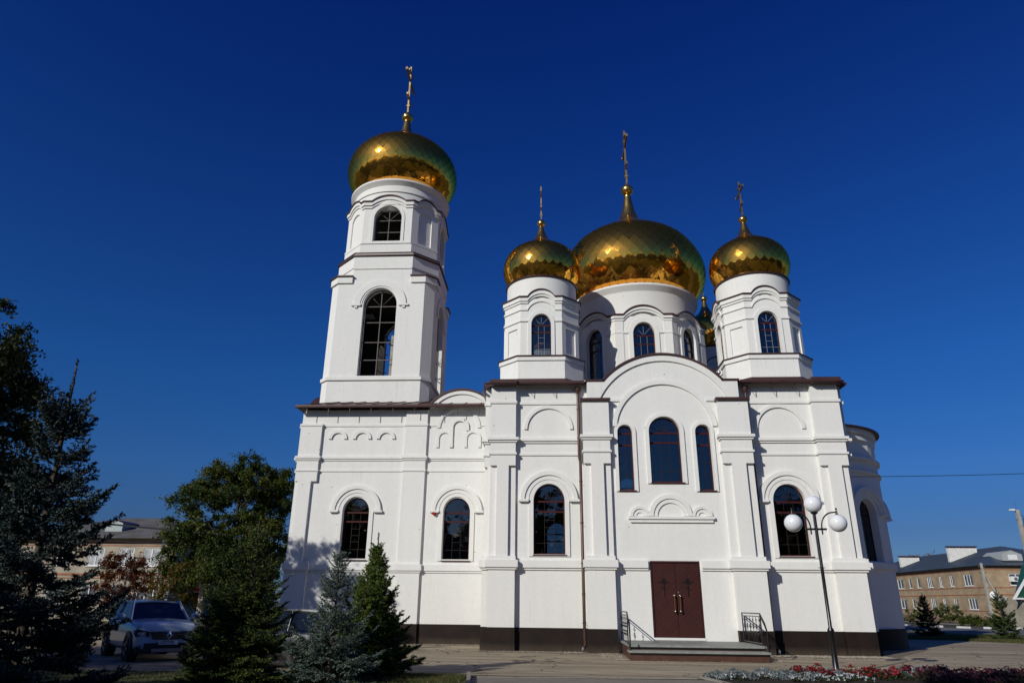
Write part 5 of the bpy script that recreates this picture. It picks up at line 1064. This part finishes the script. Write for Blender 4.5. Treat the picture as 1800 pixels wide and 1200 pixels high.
d0_ = dm_.build('dormer', mat('grey_siding', (.35, .38, .38), .7), rf); q = MB(); fbox(q, Fr(0, 61.58, SOUTH), 49.55, 50.6, 7.12, 7.7, 0, .03); q.build('louvre', PVC, d0_)
ac = empty('air_conditioner', (49.25, 60.9, 4.92), label='white air conditioning unit on the upper storey at the right edge', cat='air conditioner')
m = MB(); m.box(-.42, .42, -.18, .28, -.28, .28); m.build('casing', PVC, ac); m = MB(); m.tube([(.1, -.185, 0), (.1, -.2, 0)], .2, 18); m.build('fan_grille', mat('grey_fan', (.12, .12, .13), .5), ac)
ds = empty('satellite_dish', (46.5, 60.7, 3.1), label='white satellite dish near the corner of the yellow brick building', cat='satellite dish')
m = MB(); m.lathe([(.001, 0), (.25, .03), (.45, .10), (.46, .10), (.25, .05), (.001, .02)], 0, 0, 28); o = m.build('dish', PVC, ds); o.rotation_euler = (math.radians(62), 0, math.radians(-25)); m = MB(); m.tube([(0, 0, -.1), (0, .5, -.1)], .03, 6); m.build('bracket', IRON, ds)
m = MB(); m.box(47.2, 48.0, 60.98, 61.19, 2.1, 2.9); m.box(47.17, 48.03, 60.9, 60.979, 2.87, 2.95); m.box(47.25, 47.95, 60.965, 60.979, 2.15, 2.82); tagp(m.build('wall_cabinet', mat('pale_cabinet', (.5, .52, .53), .5)), 'pale metal cabinet on the brick wall below the satellite dish', 'cabinet')
# kiosk with green gable at the right edge
ks = empty('kiosk', (37.6, 40.6, 0), label='green gabled kiosk with white trim, cut off by the right edge', cat='kiosk')
KG = mat('dark_green_sheet', (.012, .075, .045), .4); TL = mat('teal_sheet', (.02, .22, .19), .4)
fk = Fr(0, 0, SOUTH); m = MB(); plate(m, fk, [(-.9, 2.6), (3.4, 2.6), (1.25, 5.2)], [], -.06, .0); g0 = m.build('gable', KG, ks)
m = MB(); plate(m, fk, [(-1.25, 2.45), (3.75, 2.45), (3.75, 2.58), (-1.05, 2.58)], [], 0, .12); plate(m, fk, [(-1.25, 2.45), (-1.0, 2.45), (1.27, 5.22), (1.27, 5.5)], [], .0, .14); plate(m, fk, [(3.75, 2.45), (3.5, 2.45), (1.23, 5.22), (1.23, 5.5)], [], .0, .141); m.build('trim', PVC, ks)
m = MB(); m.box(-.2, 2.9, .3, 3.4, 0, 2.5); m.build('wall', WB, ks); m = MB(); m.box(.0, 2.7, .24, .295, .3, 2.2); m.build('panel', TL, ks)
m = MB(); m.add([(-.9, -.04, 2.62), (1.25, -.04, 5.4), (1.25, 1.6, 5.4), (-.1, 1.6, 2.62), (3.4, -.04, 2.62), (3.4, 1.6, 2.62)], [(0, 1, 2, 3), (1, 4, 5, 2)]); m.build('roof', KG, ks)
# left brick house
hs = empty('brick_house', (0, 0, 0), label='two storey pale brick house with grey hipped roof behind the car on the left', cat='building')
fh = Fr(0, 30, SOUTH); hw_ = [(-38.4, -36.95), (-40.55, -39.2), (-43.1, -41.75), (-46, -44.6)]
m = MB(); plate(m, fh, rect(-50, -35.7, 0, 6.4), [rect(a, b_, 4.2, 5.62) for a, b_ in hw_]+[rect(a, b_, 1.3, 2.7) for a, b_ in hw_], -.35, 0); m.box(-36.05, -35.7, 30.36, 52, 0, 6.4); m.build('wall', WB, hs)
BW = mat('bright_pane', (.55, .57, .60), .2, spec=.6, var=.5, vscale=2.5)
for a, b_ in hw_: bwin(hs, fh, a, b_, 4.2, 5.62, 1, BW); bwin(hs, fh, a, b_, 1.3, 2.7, 1, WGL)
m = MB()
for z0, z1 in ((6.0, 6.12), (5.78, 5.85), (3.45, 3.6), (3.2, 3.27)): fbox(m, fh, -50, -35.68, z0, z1, 0, .03)
m.build('brick_course', RB_, hs)
HA, HB, HC, HD = (-50.5, 29.3), (-35.1, 29.3), (-35.1, 52.6), (-50.5, 52.6)
hr = roofpart([(*HA, 6.45), (*HB, 6.45), (-40.6, 36.5, 8.75), (-44.8, 36.5, 8.75)], mt=SLATE, par=hs); roofpart([(*HB, 6.452), (*HC, 6.452), (-40.6, 46, 8.75), (-40.6, 36.5, 8.75)], mt=SLATE, par=hs); roofpart([(*HD, 6.452), (*HA, 6.452), (-44.8, 36.5, 8.75), (-44.8, 46, 8.75)], mt=SLATE, par=hs); roofpart([(*HC, 6.45), (*HD, 6.45), (-44.8, 46, 8.75), (-40.6, 46, 8.75)], mt=SLATE, par=hs)
m = MB(); y_ = 31.2; m.add([(-42.9, y_, 6.9), (-41.4, y_, 6.9), (-41.4, y_, 7.75), (-42.15, y_, 8.0), (-42.9, y_, 7.75), (-42.9, y_+3.5, 7.8), (-41.4, y_+3.5, 7.8), (-42.15, y_+4, 8.0)], [(0, 1, 2, 3, 4), (4, 5, 0), (1, 6, 2)]); dd = m.build('dormer', mat('dormer_siding', (.33, .38, .38), .6), hr); m = MB(); m.add([(-43.0, y_-.1, 7.76), (-42.15, y_-.1, 8.06), (-41.3, y_-.1, 7.76), (-41.3, y_+3.6, 7.86), (-42.15, y_+4, 8.06), (-43, y_+3.6, 7.86)], [(0, 1, 4, 5), (1, 2, 3, 4)]); m.build('dormer_roof', BROWN, dd)
m = MB(); m.tube([(-36.6, 29.6, 7.0), (-36.6, 29.7, 0)], .09, 8); m.build('downpipe', ZINC, hs)
# ================================================================== POLES AND WIRES
CONC = mat('pole_concrete', (.40, .38, .34), .9, var=.3, vscale=3, bump=.3, bscale=20); WHW = mat('whitewashed_base', (.72, .72, .70), .8, var=.15, vscale=4)
def sqpole(par, b0, b1, w0, w1, mt, name='post'):
    m = MB(); m.add([(b0[0]+x*w0, b0[1]+y*w0, b0[2]) for x, y in ((-1, -1), (1, -1), (1, 1), (-1, 1))]+[(b1[0]+x*w1, b1[1]+y*w1, b1[2]) for x, y in ((-1, -1), (1, -1), (1, 1), (-1, 1))], [(3, 2, 1, 0), (4, 5, 6, 7), (0, 1, 5, 4), (1, 2, 6, 5), (2, 3, 7, 6), (3, 0, 4, 7)]); return m.build(name, mt, par)
p1 = empty('utility_pole', (42.5, 55, 0), label='concrete pole with white painted base and a leaning strut before the yellow brick wall', cat='utility pole')
sqpole(p1, (0, 0, 1.05), (.02, 0, 6.35), .14, .10, CONC); sqpole(p1, (0, 0, 0), (0, 0, 1.049), .15, .145, WHW, 'painted_base'); sqpole(p1, (2.3, .3, 0), (.12, 0, 5.2), .11, .09, CONC, 'strut')
m = MB(); 
for z in (5.3, 5.9): m.tube([(-.3, 0, z), (.35, 0, z)], .02, 5); m.sphere((-.3, 0, z+.07), .06, 8); m.sphere((.35, 0, z+.07), .06, 8)
m.build('insulator_bracket', IRON, p1)
p2 = empty('utility_pole', (31.9, 30, 0), label='tall concrete pole with a lamp head at the far right edge', cat='utility pole')
sqpole(p2, (0, 0, 0), (.05, 0, 8.95), .17, .11, CONC); m = MB(); m.tube([(.05, 0, 8.85), (-.25, -.1, 8.95)], .03, 6); m.box(-.55, -.2, -.18, .02, 8.88, 9.0); m.build('lamp_head', PVC, p2); m = MB(); m.tube([(.05, 0, 8.9), (.0, 0, 9.6)], .008, 4); m.build('aerial', BLACK, p2)
m = MB(); m.tube([(.2, -.12, 8.6), (.35, -.14, 8.3), (.15, -.14, 7.8), (.25, -.14, 7.2), (.2, -.15, 6.3)], .018, 5); m.tube([(-.2, 0, 8.2), (.5, 0, 8.25)], .02, 5); m.build('cable_loop', BLACK, p2)
p3 = empty('utility_pole', (-24.35, 12.6, 0), label='pale concrete pole with a notice board among the leaves behind the pale SUV', cat='utility pole')
sqpole(p3, (0, 0, 1.1), (-.05, 0, 4.7), .13, .10, CONC); sqpole(p3, (0, 0, 0), (0, 0, 1.099), .14, .133, WHW, 'painted_base')
m = MB(); m.box(-.42, -.10, -.16, -.13, 2.05, 2.65); sg = m.build('notice_board', mat('pale_sign', (.6, .63, .68), .4), p3); m = MB(); m.box(-.40, -.12, -.165, -.161, 2.08, 2.28); m.build('red_stripe', REDP, sg)
def wire(name, a, b_, sag, r_, label, mt=BLACK):
    a, b_ = Vector(a), Vector(b_); m = MB(); m.tube([a.lerp(b_, t)-Vector((0, 0, 4*sag*t*(1-t))) for t in np.linspace(0, 1, 20)], r_, 5); return tagp(m.build(name, mt), label, 'cable')
wire('cable', (7.35, .95, 6.57), (25, 6, 7.98), .12, .013, 'single black wire from the church wall to the right edge')
wire('cable', (-44, 10.5, 7.0), (-23.0, 11.6, 5.1), .1, .05, 'thick twisted cable crossing above the left house roof')
wire('cable', (-44, 12, 5.7), (-24.4, 12.6, 4.6), .15, .018, 'thin lower cable crossing the left house roof')
wire('cable', (42.5, 55, 6.0), (62, 61, 7.2), .5, .02, 'sagging wire from the whitewashed pole along the brick wall')
# ================================================================== CARS
PAINTW = mat('shade_tinted_car_paint', (.52, .60, .70), .22, spec=.5, coat=.8); PAINTS = mat('dark_grey_paint', (.09, .095, .105), .3, metal=.4, coat=.8)  # SUV is white; the blue of its sky-lit shade is mixed into the paint
TYRE = mat('tyre_rubber', (.015, .015, .015), .85); RIM = mat('alloy_rim', (.35, .36, .38), .3, metal=.9); PLB = mat('black_plastic', (.02, .02, .021), .5); LENS = mat('headlight_lens', (.5, .53, .58), .06, metal=.6); CHR = mat('chrome', (.75, .76, .78), .12, metal=1); RLT = mat('tail_light', (.35, .01, .01), .2)
def car(name, loc, rz, label, paint, st, gh, suv, cat='car'):
    o = empty(name, loc, rz, label=label, cat=cat)
    m = MB(); k = None; V = []; 
    for (x, w_, zb, zt) in st:
        H = [(0, zb), (.82*w_, zb), (w_, zb+.10), (w_*1.0, (zb+zt)*.5), (w_*.985, zt-.20), (w_*.93, zt-.05), (w_*.80, zt), (0, zt+.035)]
        ring = [(x, y, z) for y, z in H]+[(x, -y, z) for y, z in H[-2:0:-1]]; V.append(ring)
    k = len(V[0]); vs = [p for rg_ in V for p in rg_]; fs = [(i*k+j, (i+1)*k+j, (i+1)*k+(j+1) % k, i*k+(j+1) % k) for i in range(len(V)-1) for j in range(k)]+[tuple(range(k)), tuple((len(V)-1)*k+j for j in range(k-1, -1, -1))]
    m.add(vs, fs); b = m.build('body', paint, o, smooth=50); md = b.modifiers.new('s', 'SUBSURF'); md.levels = md.render_levels = 2
    # greenhouse: glass shell, roof panel and pillars
    xr0, xr1, xf1, xf0, zb, zt, wb, wt = gh                         # rear base, rear top, front top, front base
    def P(x, y, z): return (x, y, z)
    g = MB(); V = [P(xr0, -wb+.08, zb), P(xf0, -wb+.08, zb), P(xf0, wb-.08, zb), P(xr0, wb-.08, zb), P(xr1, -wt+.02, zt-.02), P(xf1, -wt+.02, zt-.02), P(xf1, wt-.02, zt-.02), P(xr1, wt-.02, zt-.02)]
    g.add(V, [(3, 2, 1, 0), (4, 5, 6, 7), (0, 1, 5, 4), (1, 2, 6, 5), (2, 3, 7, 6), (3, 0, 4, 7)]); g.build('windows', DGL, o)
    r = MB(); n_ = 8; rows = []
    for i in range(n_+1):
        x = xr1-.06+(xf1+.06-xr1+.06)*i/n_; cz = .05*math.sin(PI*i/n_); rows.append([(x, wt*q, zt-.03+cz+.04*(1-q*q)) for q in np.linspace(-1, 1, 9)])
    vs = [p for q in rows for p in q]+[(p[0], p[1], p[2]-.035) for q in rows for p in q]; k9 = 9; K = len(rows)*9; fs = []
    for i in range(n_):
        for j in range(8): a = i*9+j; fs += [(a, a+9, a+10, a+1), (K+a, K+a+1, K+a+10, K+a+9)]
        for j in (0, 8): a = i*9+j; fs.append((a, a+9, K+a+9, K+a))
    for i in (0, n_):
        for j in range(8): a = i*9+j; fs.append((a, a+1, K+a+1, K+a))
    r.add(vs, fs); rf_ = r.build('roof', paint, o, smooth=60)
    for s_ in (-1, 1):
        pl_ = MB(); pl_.tube([(xf0+.02, s_*(wb-.05), zb-.02), (xf1+.02, s_*(wt-.01), zt)], .04, 8); pl_.tube([(xr0-.02, s_*(wb-.05), zb-.02), (xr1-.02, s_*(wt-.01), zt)], .075, 8)
        xm = (xf1+xr1)/2-.05; pl_.tube([(xm, s_*(wb-.06), zb-.02), (xm, s_*(wt-.005), zt)], .035, 8); pl_.build('pillar', paint, o, smooth=60)
        mr_ = MB(); mr_.sphere((xf0-.15, s_*(wb+.19), zb+.10), .13, 14, sz=.72); mr_.tube([(xf0-.12, s_*(wb-.02), zb+.02), (xf0-.15, s_*(wb+.12), zb+.08)], .03, 6); mr_.build('mirror', paint, o, smooth=60)
        if suv: rr_ = MB(); rr_.tube([(xf1-.05, s_*(wt-.03), zt+.02), (xf1-.15, s_*(wt-.03), zt+.09), (xr1+.15, s_*(wt-.03), zt+.09), (xr1+.02, s_*(wt-.03), zt+.02)], .022, 6); rr_.build('roof_rail', PLB, rf_)
    L2 = st[0][0]; W = max(q[1] for q in st); R = .345 if suv else .31
    for x in (L2*.66, -L2*.60):
        for s_ in (-1, 1):
            a = MB(); a.tube([(x, s_*(W-.25), R+.03), (x, s_*(W+.012), R+.03)], R+.085, 28); a.build('wheel_arch', PLB, o)
            w_ = empty('wheel'); w_.parent = o; w_.location = (x, s_*(W-.07), R)
            t = MB(); t.lathe([(R*.62, -.1), (R*.93, -.105), (R, -.07), (R, .07), (R*.93, .105), (R*.62, .1)], 0, 0, 36); q = t.build('tyre', TYRE, w_, smooth=40); q.rotation_euler = (PI/2, 0, 0)
            t = MB(); t.lathe([(.02, .06), (R*.2, .07), (R*.2, .04), (R*.6, .02), (R*.64, .095), (R*.64, -.08)], 0, 0, 32)
            for c in range(5): an = c*2*PI/5; t.tube([(0, 0, .065), (R*.6*math.cos(an), R*.6*math.sin(an), .075)], .035, 6)
            q = t.build('rim', RIM, w_, smooth=40); q.rotation_euler = (-s_*PI/2, 0, 0)
    return o
suv = car('parked_car', (-17.05, -5.35, 0), math.radians(-47), 'pale SUV, blue shade tinted into its paint, parked facing the camera behind the spruces on the left', PAINTW,
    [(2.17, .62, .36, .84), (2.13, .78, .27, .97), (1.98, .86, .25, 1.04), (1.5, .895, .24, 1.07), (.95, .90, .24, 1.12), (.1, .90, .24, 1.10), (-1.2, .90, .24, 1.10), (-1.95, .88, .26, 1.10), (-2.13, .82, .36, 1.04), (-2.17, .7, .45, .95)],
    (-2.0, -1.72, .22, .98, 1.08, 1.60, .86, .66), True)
fF = lambda x, y, z: (x, y, z)
m = MB(); m.add([(2.19, -.52, .80), (2.19, .52, .80), (2.20, .42, .60), (2.20, -.42, .60), (2.1, -.52, .80), (2.1, .52, .80), (2.1, .42, .60), (2.1, -.42, .60)], [(0, 1, 2, 3), (0, 4, 5, 1), (2, 6, 7, 3), (1, 5, 6, 2), (0, 3, 7, 4)]); gr = m.build('grille', PLB, suv)
m = MB()
for i in range(3): z = .65+i*.06; m.box(2.19, 2.205, -.44-.03*i, .44+.03*i, z-.006, z+.006)
m.build('grille_bars', CHR, gr)
m = MB(); Q = [(0, .115), (.078, 0), (0, -.115), (-.078, 0)]; Qi = [(0, .062), (.036, 0), (0, -.062), (-.036, 0)]
for i in range(4):
    j = (i+1) % 4; m.add([(2.225, Q[i][0], .70+Q[i][1]), (2.225, Q[j][0], .70+Q[j][1]), (2.24, Qi[j][0], .70+Qi[j][1]), (2.24, Qi[i][0], .70+Qi[i][1]), (2.19, Q[i][0], .70+Q[i][1]), (2.19, Q[j][0], .70+Q[j][1]), (2.19, Qi[j][0], .70+Qi[j][1]), (2.19, Qi[i][0], .70+Qi[i][1])], [(0, 1, 2, 3), (0, 4, 5, 1), (3, 2, 6, 7)])
m.build('emblem', CHR, gr)
for s_ in (-1, 1):
    m = MB(); m.add([(2.185, s_*.53, .80), (2.185, s_*.53, .66), (2.10, s_*.84, .68), (2.02, s_*.885, .82), (2.12, s_*.80, .86), (1.9, s_*.53, .80), (1.9, s_*.53, .66), (1.85, s_*.84, .68), (1.85, s_*.885, .82), (1.9, s_*.8, .86)], [(0, 1, 2, 3, 4), (0, 4, 9, 5), (1, 6, 7, 2), (2, 7, 8, 3), (3, 8, 9, 4)]); m.build('headlight', DGL, suv)
    m = MB(); m.sphere((2.13, s_*.66, .74), .06, 12); m.sphere((2.10, s_*.77, .75), .045, 12); m.build('lamp', LENS, suv.children[-1])
    m = MB(); m.sphere((2.10, s_*.70, .43), .06, 10); m.build('fog_lamp', LENS, suv)
m = MB(); m.box(2.0, 2.21, -.62, .62, .26, .50); m.box(1.95, 2.13, -.8, .8, .24, .42); lo = m.build('lower_bumper', PLB, suv); m = MB(); m.box(2.2, 2.225, -.42, .42, .27, .36); m.build('skid_plate', ZINC, lo)
m = MB(); m.box(2.215, 2.235, -.26, .26, .455, .565); npz = m.build('number_plate', mat('plate_white', (.62, .64, .66), .4), suv)
tcu = bpy.data.curves.new('plate_text', 'FONT'); tcu.body = 'K977TB'; tcu.size = .105; tcu.align_x = 'CENTER'; tcu.align_y = 'CENTER'; tcu.extrude = .001
to = bpy.data.objects.new('plate_text', tcu); COL.objects.link(to); dg = bpy.context.evaluated_depsgraph_get(); me = bpy.data.meshes.new_from_object(to.evaluated_get(dg)); bpy.data.objects.remove(to); me.materials.clear(); me.materials.append(BLACK)
to = bpy.data.objects.new('plate_text', me); COL.objects.link(to); to.parent = npz; to.matrix_local = Matrix(((0, 0, 1, 2.2375), (1, 0, 0, -.03), (0, 1, 0, .51), (0, 0, 0, 1)))
hb = car('parked_car', (-12.0, -7.75, 0), math.radians(166), 'dark grey hatchback parked side on, mostly hidden behind the spruces', PAINTS,
    [(2.05, .55, .34, .66), (2.0, .74, .24, .74), (1.8, .82, .2, .82), (1.2, .85, .2, .90), (.7, .85, .2, .94), (-.2, .85, .2, .95), (-1.2, .85, .2, .97), (-1.85, .83, .22, .98), (-2.03, .76, .3, .90), (-2.07, .62, .4, .8)],
    (-2.0, -1.45, .15, 1.0, .93, 1.40, .80, .60), False)
for s_ in (-1, 1):
    m = MB(); m.sphere((-1.98, s_*.68, .85), .10, 12); m.build('tail_light', RLT, hb); m = MB(); m.sphere((1.93, s_*.62, .64), .10, 12); m.build('headlight', LENS, hb)

# far-off park wood around the square, seen only in the golden domes
r = np.random.default_rng(77); C = []
for _ in range(520):
    a = r.uniform(math.radians(185), math.radians(355)); d = 88+150*r.random()**1.6; x, y = d*math.cos(a), d*math.sin(a)
    if y > -18: continue
    hh = r.uniform(12, 17.5); k = 150; u = r.normal(size=(k, 3)); u /= np.linalg.norm(u, axis=1)[:, None]; C.append(np.array((x, y, hh*.52))+u*np.array((5.6, 5.6, hh*.48))*(r.random((k, 1))**.3))
C = np.concatenate(C); N = len(C); nrm = r.normal(size=(N, 3)); nrm /= np.linalg.norm(nrm, axis=1)[:, None]; td = np.cross(nrm, r.normal(size=(N, 3))); td /= np.linalg.norm(td, axis=1)[:, None]; bd = np.cross(nrm, td); sz = r.uniform(1.0, 2.2, (N, 1))
V = np.empty((N*4, 3)); V[0::4] = C-td*sz; V[1::4] = C-bd*sz*.7; V[2::4] = C+td*sz; V[3::4] = C+bd*sz*.7
o = meshobj('distant_wood', V, np.arange(N*4).reshape(-1, 4), LGD, r.integers(0, 3, N), None); tagp(o, 'far off wood round the square, outside the photograph', 'wood', kind='stuff')

# fallen leaves blown over the yard
r = np.random.default_rng(12); V = []; F = []; MI = []
for i in range(420):
    x, y = (r.uniform(-12, 12), r.uniform(-9.4, 3)) if i % 3 else (r.uniform(-11, -6.8), r.uniform(-11.5, -9.2)); s_ = r.uniform(.02, .045); a = r.uniform(0, 6.28); c, q = math.cos(a)*s_, math.sin(a)*s_; o_ = len(V); zz = .02+(.05 if y < -9.4 else 0)
    V += [(x-c, y-q, zz), (x+q*.6, y-c*.6, zz+s_*.3), (x+c, y+q, zz+s_*.2), (x-q*.6, y+c*.6, zz)]; F.append((o_, o_+1, o_+2, o_+3)); MI.append(int(r.integers(0, 3)))
o = meshobj('fallen_leaves', V, F, [YEL[1], AUT[2], G3], MI, None); tagp(o, 'few dry fallen leaves scattered over the yard', 'leaves', kind='stuff')
